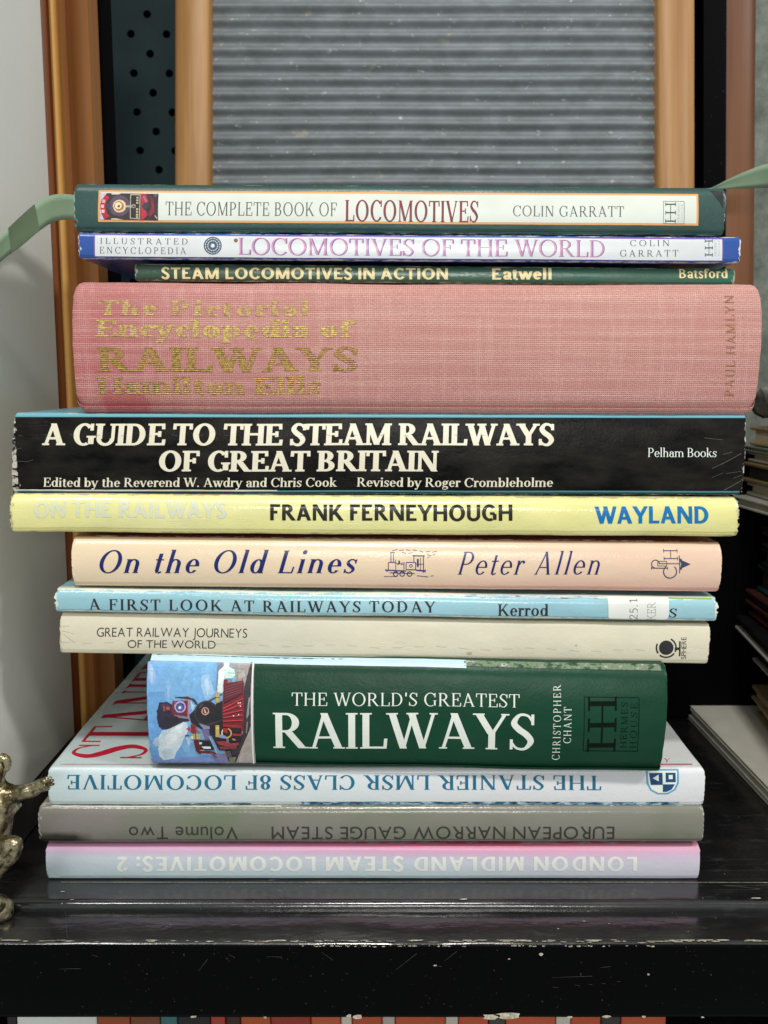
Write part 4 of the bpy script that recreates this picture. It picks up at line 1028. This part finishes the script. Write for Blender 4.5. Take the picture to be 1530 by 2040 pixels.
for px, w_ in ((830, .0035), (1180, .004), (1370, .006), (1400, .005), (1440, .003), (560, .003), (1040, .004), (930, .003), (1500, .004), (20, .004), (300, .003)):
    p = atZ(px, 1873, -.0038); sp.append((p.x, min(p.y, -.0356), -.0038, w_, .0005, 'z'))
chips('paint_chips', sp)
sp = []
for i in range(55):
    px = random.uniform(600, 1300)
    p = atY(px, 1884.5+abs(random.gauss(0, .8)), -.0396); sp.append((p.x, -.03945, max(p.z, -.0072), random.uniform(.0002, .0012), random.uniform(.00015, .0004), 'y'))
for px, py, sx, sy in ((1010, 2024, .0062, .0018), (980, 2026, .004, .0014), (1207, 2026, .0024, .0008), (1135, 2027, .0016, .0006), (385, 2026, .0018, .0006), (712, 2026, .0028, .0012), (695, 2025, .0012, .0012), (528, 2028, .0008, .0005), (1292, 1942, .0006, .0006), (1014, 1911, .0005, .0003), (1078, 1902, .0010, .0006), (867, 1924, .001, .0004), (1283, 2026, .001, .0006), (1400, 2027, .0008, .0004)):
    p = atY(px, py, -.0396); sp.append((p.x, -.03945, p.z, sx, sy, 'y'))
chips('paint_chips', sp)
sp = []
for px, py, s in ((125, 1776, .0013), (143, 1792, .0010), (600, 1766, .0005), (924, 1791, .0022), (1506, 1789, .0030), (885, 1827, .0006), (1164, 1835, .0007), (1112, 1850, .0006), (1213, 1840, .0006), (1371, 1856, .0004), (458, 1767, .0004), (340, 1842, .0004), (1487, 1807, .0004), (1170, 1733, .0003)):
    z = 0.00025 if py < 1796 else -.0038
    p = atZ(px, py, z); sp.append((p.x, p.y, z, s, min(s*.35, .0006), 'z'))
chips('paint_chips', sp)
# scratches as thin slivers
V, F = [], []
for x0, y0, x1, y1 in ((788+0, 1933, 830, 1900), (395, 1935, 413, 1912), (640, 1897, 663, 1913), (530, 1906, 560, 1907), (455, 1902, 468, 1908), (183, 1903, 195, 1906), (118, 1931, 160, 1930), (870, 1925, 880, 1926), (1100, 1967, 1112, 1968), (1145, 1963, 1155, 1964), (1172, 1961, 1180, 1962), (1198, 1959, 1206, 1960), (1228, 1956, 1236, 1956), (1100, 1948, 1180, 1945), (1195, 1928, 1216, 1926), (885, 1915, 910, 1896)):
    a = atY(x0, y0, -.0396); c = atY(x1, y1, -.0396); d = (c-a).normalized(); nn = Vector((-d.z, 0, d.x))*.00007
    k0 = len(V); V += [(a-nn*.4), (c-nn), (c+nn), (a+nn*.4)]; F.append([k0, k0+1, k0+2, k0+3])
for v in V: v.y = -.03947
tag(sh('scratches', V, F, SCRP), kind='stuff')
V, F = [], []
for x0, y0, x1, y1 in ((130, 1804, 134, 1868), (234, 1808, 222, 1824), (404, 1810, 430, 1832), (1050, 1810, 1068, 1826), (1185, 1808, 1225, 1846), (1130, 1838, 1215, 1834), (560, 1818, 640, 1814), (1050, 1812, 1110, 1803), (812, 1816, 960, 1812), (650, 1808, 610, 1812), (1340, 1806, 1352, 1830)):
    a = atZ(x0, y0, -.0038); c = atZ(x1, y1, -.0038); d = (c-a).normalized(); nn = Vector((-d.y, d.x, 0))*.00008
    k0 = len(V); V += [(a-nn*.4), (c-nn), (c+nn), (a+nn*.4)]; F.append([k0, k0+1, k0+2, k0+3])
tag(sh('scratches', V, F, SCRP), kind='stuff')

# ------------------------------------------------------------------ walls round the shelf
pt = NT('pale_wall_paint')
pt.set(pt.mix(pt.mapr(pt.noise(8, 4), .35, .7), (228, 229, 222), (234, 235, 229)), .5); pt.bump(pt.noise(300, 3), .0002, .4)
side = box('side_wall', (-.20, -.02, .0235), (-.163, .105, .62), pt.m); tag(side, kind='structure')
RL = NT('rail_paint'); RL.set(RL.mix(RL.mapr(RL.noise(60, 5), .35, .7), (62, 58, 56), (84, 80, 76)), .3)
rail = box('side_rail', (-.19, -.0, .0008), (-.1632, .105, .0215), RL.m, bevel=.0006); tag(rail, 'dark metal rail along the left of the shelf, under the pale wall', 'rail')
dk = NT('dark_back_paint'); dk.set(dk.mix(dk.mapr(dk.noise(12, 4), .4, .7), (4, 4, 5), (7, 7, 8)), .8, spec=.05)
box('back_wall', (-.8, .40, -.4), (.8, .42, 1.0), dk.m)['kind'] = 'structure'

# pegboard, a little askew
pg_ = NT('teal_board'); pg_.set(pg_.mix(pg_.mapr(pg_.noise(30, 4), .3, .7), (17, 34, 37), (25, 44, 47)), .6, spec=.15); pg_.bump(pg_.noise(600, 3), .0002, .5)
YP = .30
def pegboard():
    root = empty('pegboard', (0, YP, .0)); tag(root, 'dark teal perforated board with rows of round holes behind the wooden posts', 'pegboard')
    s = (atY(285, 109, YP)-atY(285, 30.5, YP)).length
    o = atY(294.5, 30.5, YP)                    # one hole of the middle column
    ang = R(2.7)
    ex = Vector((math.cos(ang), 0, -math.sin(ang)*.2)); ez = Vector((math.sin(-ang), 0, math.cos(ang)))
    dx = (atY(294.5, 30, YP)-atY(259, 30, YP)).length
    holes = []
    for i in range(-2, 17):
        for j in range(-9, 3):
            q = o+ex*(i*dx)+ez*(j*s+(s/2 if i % 2 else 0)); holes.append((q.x, q.z))
    holes = [h for h in holes if -.175 < h[0] < .235 and .12 < h[1] < .45]
    vs = [Vector(v) for v in ((-.19, .0), (.25, .0), (.25, .47), (-.19, .47))]; es = [(0, 1), (1, 2), (2, 3), (3, 0)]; r = s*.108
    for hx, hz in holes:
        k = len(vs)
        for a in range(10): vs.append(Vector((hx+r*math.cos(a*math.pi/5), hz+r*math.sin(a*math.pi/5))))
        es += [(k+a, k+(a+1) % 10) for a in range(10)]
    res = delaunay_2d_cdt(vs, es, [], 1, 1e-6); V = [(v.x, 0, v.y) for v in res[0]]; F = []
    for f in res[2]:
        x = sum(res[0][i].x for i in f)/3; z = sum(res[0][i].y for i in f)/3
        if not any((x-hx)**2+(z-hz)**2 < r*r*.93 for hx, hz in holes): F.append(list(f))
    brd = meshobj('board', V, F, pg_.m, root); md = brd.modifiers.new('t', 'SOLIDIFY'); md.thickness = .004; md.offset = 0
    box('backing', (-.19, .012, 0), (.25, .014, .47), dk.m, root)
pegboard()

# ------------------------------------------------------------------ wood
def wood(name, a, b_, c_, sc_=1, rough=.45):
    t = NT(name)
    g = t.noise(55*sc_, 5, (1.0, 1.0, .045), .6); g2 = t.noise(260*sc_, 3, (1, 1, .03), .5)
    c = t.ramp(g, [(.30, a), (.48, b_), (.62, c_), (.75, b_)]); c = t.mix(t.math('MULTIPLY', t.mapr(g2, .5, .7), .4), c, a)
    t.set(c, rough, spec=.4); t.bump(g2, .0002, .5); return t.m
W1 = wood('light_pine', (138, 94, 48), (158, 114, 64), (182, 140, 94)); W2 = wood('gilt_brown_wood', (114, 70, 34), (142, 92, 48), (162, 110, 62), .5)
W3 = wood('red_brown_wood', (66, 32, 14), (90, 50, 24), (116, 72, 38), .6); W4 = wood('orange_brown_wood', (110, 58, 26), (140, 78, 42), (150, 90, 52), .5)
def post(name, prof, z0, z1, mat, parent, n=8):
    """vertical moulding: prof is a list of (x, y) seen from above, front side"""
    V, F = [], []; m = len(prof)
    for i in range(n+1):
        z = z0+(z1-z0)*i/n
        V += [(x, y, z) for x, y in prof]
    for i in range(n):
        for j in range(m): a = i*m+j; b2 = i*m+(j+1) % m; F.append([a, b2, b2+m, a+m])
    F += [list(range(m)), [n*m+i for i in range(m)][::-1]]
    o = recalc(meshobj(name, V, F, mat, parent, True)); md = o.modifiers.new('e', 'EDGE_SPLIT'); md.split_angle = R(40); return o
# washboard leaning back
YW = .215
lean = R(8)
zt = atY(400, 200, YW).z
RZ = .165
rise = box('shade_riser_box', (-.128, .19, .0006), (.30, .40, RZ-.001), dk.m, bevel=.001); tag(rise, 'black box added for the shade behind the pile, carrying the washboard', 'box')  # added box; its black stands in for shade behind the pile
wb = empty('washboard', (0, YW-math.tan(lean)*(zt-RZ), RZ), (-lean, 0, 0)); tag(wb, 'corrugated zinc washboard in a light pine frame standing behind the books', 'washboard')
def wx(px): return atY(px, 200, YW).x
def rnd(x0, x1, d, n=6):
    c = (x0+x1)/2; h = (x1-x0)/2
    return [(c-h, 0.012)]+[(c-h*math.cos(R(a)), -d*math.sin(R(a))**.7) for a in range(0, 181, 15)]+[(c+h, .012)]
a0, a1 = wx(349.5), wx(422); c0, c1 = wx(1306.5), wx(1382)
post('post', rnd(a0, a1, .006), 0, .36, W1, wb); post('post', rnd(c0, c1, .006), 0, .36, W1, wb)
zn = NT('zinc')
zc = zn.mix(zn.mapr(zn.noise(70, 5, (1, 1, 1.5), .6), .3, .75), (106, 112, 114), (132, 138, 142))
zX, zY, zZ = zn.xyz()
top = zn.mapr(zY, .0008, -.0010)
zc = zn.mix(zn.math('MULTIPLY', zn.mapr(zn.noise(240, 5, (.7, 1, 1), .7), .63, .70), .8), zc, (190, 194, 192))
zc = zn.mix(zn.math('MULTIPLY', zn.mapr(zn.noise(90, 4, off=4), .68, .74), .6), zc, (160, 152, 130))
zn.set(zc, zn.math('ADD', zn.math('MULTIPLY', zn.noise(160, 4), .3), .5), .12, spec=.35); zn.bump(zn.noise(300, 4), .0003, .5)
pitch = (atY(400, 200, YW)-atY(400, 230.6, YW)).length*1.01
V, F = [], []; nx = 30; per = 12; rows = int(.32/pitch)*per
zph = 0
for i in range(nx+1):
    x = a1-.002+(c0-a1+.004)*i/nx
    for j in range(rows+1):
        z = .03+pitch*j/per; ph = 2*math.pi*j/per
        V.append((x, .004-.0019*math.cos(ph)+.0003*mnoise.noise(Vector((x*18, z*40, 3))), z+.0006*mnoise.noise(Vector((x*12, z*9, 0)))))
for i in range(nx):
    for j in range(rows): a = i*(rows+1)+j; F.append([a, a+rows+1, a+rows+2, a+1])
meshobj('corrugated_sheet', V, F, zn.m, wb, True)
box('backboard', (a0+.003, .0075, .0), (c1-.003, .0115, .36), W1, wb); box('bottom_rail', (a1, -.004, .0), (c0, .0070, .025), W1, wb, bevel=.001)
box('top_rail', (a1, -.004, .345), (c0, .0070, .36), W1, wb, bevel=.001)

# picture frame at the left, its stile runs down behind the side wall's edge
pf = empty('picture_frame', (0, .125, 0)); tag(pf, 'brown wooden picture frame with a raised gilt bead, beside the pale wall on the left', 'picture frame')
fx = lambda px: atY(px, 60, .125).x
post('outer_moulding', [(fx(60), .012), (fx(60), .003), (fx(74), .0), (fx(84), -.001), (fx(92), .0005), (fx(97), .004), (fx(97), .012)], .0, .52, W4, pf)
post('gilt_bead', [(fx(97), .02), (fx(97), .002)]+[(fx(97+7*(1-math.cos(R(a)))), .002-.003*math.sin(R(a))) for a in (30, 60, 90, 120, 150)]+[(fx(111), .002), (fx(111), .02)], .0, .52, wood('gilt_wood', (176, 126, 60), (200, 150, 80), (214, 166, 96), .5), pf)
post('inner_moulding', [(fx(111), .010), (fx(111), .008)]+[(fx(111+k*80), .008-.014*math.sin(R(90*k))**1.3+.003*math.cos(R(180*k))) for k in (.1, .25, .4, .55, .7, .85, .95)]+[(fx(189), .000), (fx(189), .006)], .0, .52, W2, pf)
bs = box('black_post', (atY(186, 60, .14).x, .14, 0), (atY(221, 60, .14).x, .142, .52), dk.m); tag(bs, 'narrow black post between the brown picture frame and the perforated board', 'post')
# right: black post and red-brown stile
rp = empty('black_upright', (atY(1420, 200, .235).x, .235, atY(1420, 200, .235).z), (0, R(-2.6), 0)); tag(rp, 'black upright between the right-hand pine post and the red-brown stile', 'post')
hx = .0085
post('upright_face', [(-hx*.82, .02), (-hx*.82, -.004), (hx*.8, -.004), (hx*.8, .02)], -.115, .20, BP3, rp)
rs = empty('wooden_stile', (atY(1468, 200, .235).x, .235, atY(1468, 200, .235).z), (0, R(-2.6), 0)); tag(rs, 'red-brown grained wooden stile at the right edge behind the pile', 'wooden post')
post('stile_face', rnd(-.0112, .0108, .004), -.115, .20, W3, rs)
gw = NT('grey_cloth'); gw.set(gw.mix(gw.mapr(gw.noise(60, 5, (1, 1, .7), .7), .3, .7), (78, 84, 78), (128, 134, 124)), .8); gw.bump(gw.noise(120, 4), .002, .7)
gc = box('grey_panel', (.195, .27, .13), (.33, .285, .55), gw.m); tag(gc, 'grey-green mottled panel at the far right edge beside the red-brown stile', 'panel')

# ------------------------------------------------------------------ ribbon across the back of the top book
rb = NT('sage_ribbon'); rX, rY, rZ = rb.xyz()
rc = rb.mix(rb.mapr(rb.noise(25, 3), .35, .7), (126, 150, 124), (142, 166, 138))
rb.set(rc, .6, spec=.3); rb.b.inputs['Transmission Weight'].default_value = .0
rb.bump(rb.noise(900, 2, (1, 1, 1)), .00008, .5)
def ribbon():
    # upper edge / lower edge as points in space
    P = [((-90, 560, .0), (-90, 620, .004)), ((-40, 512, .006), (-38, 566, .010)), ((0, 472, .012), (2, 521, .016)), ((40, 433, .02), (42, 491, .022)), ((74, 404, .028), (80, 459, .03)), ((104, 389, .035), (106, 443, .037)), ((134, 387, .042), (136, 437, .044)), ((170, 392, .050), (175, 439, .052)), ((260, 402, .075), (262, 446, .077)),
         ((500, 420, .14), (500, 455, .14)), ((900, 425, .17), (900, 455, .17)), ((1200, 410, .172), (1200, 440, .172)), ((1360, 384, .173), (1360, 412, .174)), ((1408, 378.5, .172), (1410, 381, .1725)), ((1450, 358, .168), (1450, 376.5, .170)), ((1500, 336, .163), (1500, 375.5, .168)), ((1535, 326, .160), (1535, 374.5, .167)), ((1600, 318, .155), (1600, 376, .163))]
    A0 = [atY(*p[0]) for p in P]; B0 = [atY(*p[1]) for p in P]
    V, F = [], []
    def cr(Q, k, t):
        g = [Q[min(max(k+i, 0), len(Q)-1)] for i in (-1, 0, 1, 2)]
        return .5*(2*g[1]+(g[2]-g[0])*t+(2*g[0]-5*g[1]+4*g[2]-g[3])*t*t+(3*g[1]-g[0]-3*g[2]+g[3])*t**3)
    n = 0
    for k in range(len(P)-1):
        for s in range(8):
            a = cr(A0, k, s/8); b = cr(B0, k, s/8)
            for j in range(5): q = a.lerp(b, j/4); q.y += .0004*math.sin(j/4*math.pi); V.append(q)
            n += 1
    for i in range(n-1):
        for j in range(4): a = i*5+j; F.append([a, a+1, a+6, a+5])
    o = meshobj('ribbon', V, F, rb.m, None, True); md = o.modifiers.new('t', 'SOLIDIFY'); md.thickness = .0003
    tag(o, 'sage green fabric ribbon passing behind the top book, ends sticking out left and right', 'ribbon')
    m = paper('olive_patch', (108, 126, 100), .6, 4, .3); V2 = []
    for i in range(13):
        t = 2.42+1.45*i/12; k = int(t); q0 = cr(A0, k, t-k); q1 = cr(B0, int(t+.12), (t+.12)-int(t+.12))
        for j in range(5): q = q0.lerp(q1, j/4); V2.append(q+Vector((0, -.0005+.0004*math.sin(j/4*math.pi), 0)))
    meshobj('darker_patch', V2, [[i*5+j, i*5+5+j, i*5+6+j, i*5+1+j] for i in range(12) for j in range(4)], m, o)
ribbon()

# ------------------------------------------------------------------ things at the right: white booklets and a pile of other books
DARKP = paper('dark_page_edges', (40, 38, 34), .9, 6)
def flat_book(name, label, cat, group, x0, y0, x1, y1, z0, z1, col, rot, edge=None, hard=True, dark=False):
    root = empty(name, (x0, y0, z0), (0, 0, R(rot))); tag(root, label, cat, group)
    w_, d_, h = x1-x0, y1-y0, z1-z0; t = min(.0022 if hard else .0007, h*.25)
    m = paper(name+'_cover', col, .4, 8); m2 = m if edge is None else paper(name+'_edge', edge, .4, 8)
    box('cover_board', (0, 0, 0), (w_, d_, t), m2, root, bevel=t*.3, seg=1); box('cover_board', (0, 0, h-t), (w_, d_, h), m, root, bevel=t*.3, seg=1)
    box('page_block', (.0025 if hard else .0004, .003, t+.00003), (w_-.003, d_-.003, h-t-.00003), DARKP if dark else PAGES, root)
    return root
flat_book('booklet', 'white stapled booklet lying topmost of three on the shelf at the right', 'booklet', 'thin booklets on the shelf at the right', .190, .02, .34, .203, .0064, .0090, (222, 220, 206), .4, hard=False)
flat_book('booklet', 'grey-white booklet between the white booklet and the lowest one at the right', 'booklet', 'thin booklets on the shelf at the right', .1903, .019, .34, .202, .0034, .0062, (196, 198, 188), .2, hard=False)
flat_book('booklet', 'lowest thin booklet of the three, lying directly on the shelf at the right', 'booklet', 'thin booklets on the shelf at the right', .1895, .018, .34, .201, .0004, .0032, (150, 154, 146), .5, hard=False)
specs = [  # x, z0, z1, colour, edge, label, rotation, back y
    (0.203, .0098, .0190, (150, 134, 96), None, 'tan soft book at the foot of the right-hand pile, just above the white booklet', -8, 0.175),
    (0.202, .0194, .0280, (160, 142, 104), None, 'buff soft-covered book second from the foot of the right-hand pile', -7, 0.175),
    (0.212, .0286, .0380, (52, 44, 36), None, 'dark brown book in the right-hand pile above the two buff ones', -6, 0.17),
    (0.2035, .0420, .0500, (26, 26, 30), (206, 206, 200), 'black book with a white lower edge, lower of two jutting out at right', -6.5, 0.178),
    (0.212, .0506, .0600, (40, 40, 48), None, 'dark slate book between the two black white-edged ones at the right', -5, 0.175),
    (0.192, .0604, .0690, (24, 24, 27), (206, 206, 200), 'black book with a white lower edge, upper of two jutting out at right', -7, 0.182),
    (0.207, .0698, .0765, (120, 60, 44), None, 'red-brown thin book lying on the upper black white-edged book', -4, 0.18),
    (0.207, .0770, .0850, (70, 40, 34), None, 'dark maroon book in the middle of the right-hand pile', -3, 0.18),
    (0.212, .0856, .1010, (26, 58, 62), None, 'dark teal book in the shadowed middle of the right-hand pile', -3, 0.175),
    (0.214, .1015, .1120, (28, 28, 30), None, 'black book in the right-hand pile under the one with a brown edge', -2, 0.17),
    (0.214, .1125, .1215, (60, 48, 36), None, 'brown-edged book in the right-hand pile, level with the big black book', -2, 0.17),
    (0.214, .1220, .1330, (34, 34, 36), None, 'charcoal book in the right-hand pile just below the pale ones', -2, 0.17),
    (.222, .1336, .1400, (176, 176, 168), None, 'pale grey book of the right-hand pile below the olive one', 5, .19),
    (.222, .1404, .1480, (190, 188, 172), None, 'off-white book of the right-hand pile directly under the olive one', 2, .19),
    (.222, .1484, .1600, (116, 104, 70), None, 'olive book near the top of the right-hand pile', 3, .19),
    (.222, .1604, .1660, (196, 196, 186), None, 'cream book of the right-hand pile under the thin grey one', 2, .19),
    (.222, .1664, .1695, (110, 118, 116), None, 'thin grey book of the right-hand pile under the tan one', 3, .19),
    (.222, .1700, .1810, (150, 132, 100), None, 'tan book at the top of the right-hand pile', 2, .19),
]
for x, z0, z1, col, ed, lb, rot, yb in specs:
    flat_book('pile_book', lb, 'book', 'books piled at the right edge', x, .03, x+.15, yb, z0, z1, col, rot, ed, dark=sum(col) < 330)
# crumpled grey plastic on top of that pile
V, F = [], []; n = 26
for i in range(n+1):
    for j in range(n+1):
        x = .214+.13*i/n; y = .06+.13*j/n
        h = .030*math.exp(-((i/n-.45)**2+(j/n-.5)**2)*5)+.016*mnoise.noise(Vector((x*50, y*50, 1)))+.008*mnoise.noise(Vector((x*130, y*130, 4)))
        V.append((x, y, .184+max(h, -.002)+.004))
for i in range(n):
    for j in range(n): a = i*(n+1)+j; F.append([a, a+n+1, a+n+2, a+1])
pl = NT('grey_plastic'); pl.set(pl.mix(pl.mapr(pl.noise(60, 4), .4, .65), (52, 56, 54), (150, 156, 150)), .25, spec=.7)
o = meshobj('plastic_bag', V, F, pl.m, None, True); md = o.modifiers.new('t', 'SOLIDIFY'); md.thickness = .0005
tag(o, 'crumpled grey plastic bag lying on the right-hand pile beside the red-brown stile', 'bag')

# ------------------------------------------------------------------ books standing on the shelf below, only their tops in view
cols = [((40, 30, 26), 20), ((226, 228, 222), 160), ((150, 74, 36), 66), ((120, 70, 40), 60), ((60, 110, 110), 34), ((36, 30, 30), 66), ((170, 62, 44), 30), ((60, 34, 26), 30), ((176, 86, 44), 60), ((150, 56, 36), 80),
        ((190, 90, 56), 60), ((206, 200, 186), 22), ((180, 78, 46), 60), ((176, 170, 160), 26), ((184, 84, 50), 100), ((196, 188, 170), 26), ((186, 84, 52), 60), ((70, 66, 60), 34), ((190, 88, 54), 100), ((200, 196, 182), 30), ((186, 80, 48), 60), ((60, 50, 46), 40), ((186, 84, 50), 90)]
px = 14
names = ['dark brown', 'white', 'rust', 'brown', 'teal', 'black', 'brick red', 'umber', 'orange', 'deep red', 'light orange', 'ivory', 'burnt orange', 'silver grey', 'wide orange', 'bone', 'terracotta', 'charcoal', 'broad orange', 'pale cream', 'russet', 'dark grey', 'amber']
for (c, w_), nm in zip(cols, names):
    a = atY(px, 2038, -.031); b2 = atY(px+w_-1.5, 2038, -.031)
    root = empty('upright_book', (a.x, -.031, -.20)); tag(root, '%s spine of an upright book under the black shelf lip, at the bottom edge' % nm, 'book', 'upright books on the lower shelf')
    ww = b2.x-a.x; h = .1615
    m = paper('spine_'+nm.replace(' ', '_'), c, .4)
    box('spine', (0, 0, 0), (ww, .0015, h), m, root, bevel=.0004, seg=1)
    box('page_block', (min(.001, ww*.2), .0017, .002), (ww-min(.001, ww*.2), .10, h-.003), PAGES, root)
    px += w_
lsx = box('lower_shelf', (-.75, -.05, -.215), (.75, .42, -.201), BP2); tag(lsx, 'black shelf board below, carrying the upright books', 'shelf')

# ------------------------------------------------------------------ brass figurine at the left edge
br = NT('worn_brass')
bc = br.mix(br.mapr(br.noise(160, 5, rough=.65), .38, .62), (84, 72, 48), (190, 180, 146))
bc = br.mix(br.mapr(br.noise(500, 3, off=3), .6, .7), bc, (70, 50, 34))
br.set(bc, br.mapr(br.noise(240, 4), .3, .7, .18, .42), .9); br.bump(br.noise(420, 4), .0004, .8)
RS = 1.6
def skin(name, chains, parent, mat, sub=3):
    """chains: list of ([(px, py, y, radius_mm)], attach index or None); one connected figure"""
    bm_v, E, Rr = [], [], []
    key = {}
    for ch in chains:
        prev = None
        for p in ch:
            if isinstance(p, str): idx = key[p]
            else:
                idx = len(bm_v); bm_v.append(atY(p[0], p[1], p[2])-Vector(parent.location)); Rr.append(p[3]*RS/1000)
                if len(p) > 4: key[p[4]] = idx
            if prev is not None: E.append((prev, idx))
            prev = idx
    me = bpy.data.meshes.new(name); me.from_pydata(bm_v, E, [])
    o = link(name, me, parent, mat)
    m = o.modifiers.new('s', 'SKIN'); m.use_smooth_shade = True
    for i, r_ in enumerate(Rr): me.skin_vertices[0].data[i].radius = (r_, r_)
    me.skin_vertices[0].data[0].use_root = True
    m = o.modifiers.new('u', 'SUBSURF'); m.levels = sub; m.render_levels = sub
    tx = bpy.data.textures.get('cast') or bpy.data.textures.new('cast', 'CLOUDS'); tx.noise_scale = .0035; tx.noise_depth = 3
    if sub > 1:
        m = o.modifiers.new('d', 'DISPLACE'); m.texture = tx; m.texture_coords = 'LOCAL'; m.strength = .0013; m.mid_level = .5
    return o
Yf = -.030
fig = empty('figurine', (atY(-20, 1700, Yf).x, Yf, -.004)); tag(fig, 'small worn brass figurine at the left edge, arm stretched towards the books', 'figurine')
body = skin('body', [
    [(-22, 1702, Yf, 5.2, 'pelvis'), (-18, 1660, Yf, 4.6), (-16, 1620, Yf, 5.4, 'chest'), (-8, 1594, Yf, 4.6, 'sh'), (-8, 1566, Yf, 2.4), (-12, 1548, Yf, 2.2, 'neck'), (-12, 1524, Yf-.001, 4.6, 'head'), (-14, 1504, Yf, 3.4)],
    ['sh', (22, 1582, Yf, 2.3), (44, 1578, Yf-.001, 1.9), (62, 1575, Yf-.001, 1.9), (78, 1567, Yf-.001, 1.6), (88, 1563, Yf-.001, 1.6, 'palm'), (93, 1561, Yf-.001, 1.9), (97, 1559, Yf-.001, 1.6)],
    ['chest', (-50, 1600, Yf, 2.6), (-90, 1570, Yf, 2.0)],
    ['pelvis', (6, 1694, Yf-.004, 3.0), (28, 1676, Yf-.006, 2.0), (36, 1684, Yf-.006, 1.5), (22, 1708, Yf-.004, 1.7), (-10, 1735, Yf-.002, 2.0), (-26, 1775, Yf, 2.0), (-10, 1805, Yf-.002, 2.4), (8, 1806, Yf-.003, 1.8)],
    ['pelvis', (-40, 1740, Yf, 3.6), (-44, 1790, Yf, 2.6), (-36, 1830, Yf-.002, 2.2)]], fig, br.m)
for ang, ln in ((112, 13), (84, 18), (60, 20), (36, 19), (8, 17)):
    ca, sa = math.cos(R(ang)), -math.sin(R(ang)); bx, by = 92, 1564
    skin('finger', [[(bx+ca*3, by+sa*3, Yf-.0030, .40), (bx+ca*ln*.45, by+sa*ln*.45, Yf-.0044, .42), (bx+ca*ln*.75, by+sa*ln*.75, Yf-.0046, .40), (bx+ca*ln, by+sa*ln, Yf-.0036, .34)]], fig, br.m, 1)
skin('hair_lock', [[(-4, 1512, Yf-.004, 1.3), (8, 1508, Yf-.004, 1.1), (16, 1516, Yf-.004, .9), (16, 1527, Yf-.004, .9), (11, 1536, Yf-.004, .7), (8, 1530, Yf-.004, .6)]], fig, br.m)
# rounded foot block with a leaf rim
V, F = [], []
p = atZ(-8, 1828, -.004)-Vector(fig.location)
for i in range(9):
    t_ = i/8; rr = .0062*(1-.75*(max(0, t_-.35)/.65)**2.2)*(.86+.14*min(1, t_*4)); z = .0098*t_
    for j in range(20):
        a = 2*math.pi*j/20; q = rr*(1+.05*math.sin(j*2.7+i))
        V.append((p.x+q*math.cos(a)*1.15, p.y+q*math.sin(a)*.9, .00005+z))
for i in range(8):
    for j in range(20): a = i*20+j; b2 = i*20+(j+1) % 20; F.append([a, b2, b2+20, a+20])
F += [list(range(20))[::-1], list(range(160, 180))]
ft = meshobj('foot_block', V, F, br.m, fig, True)
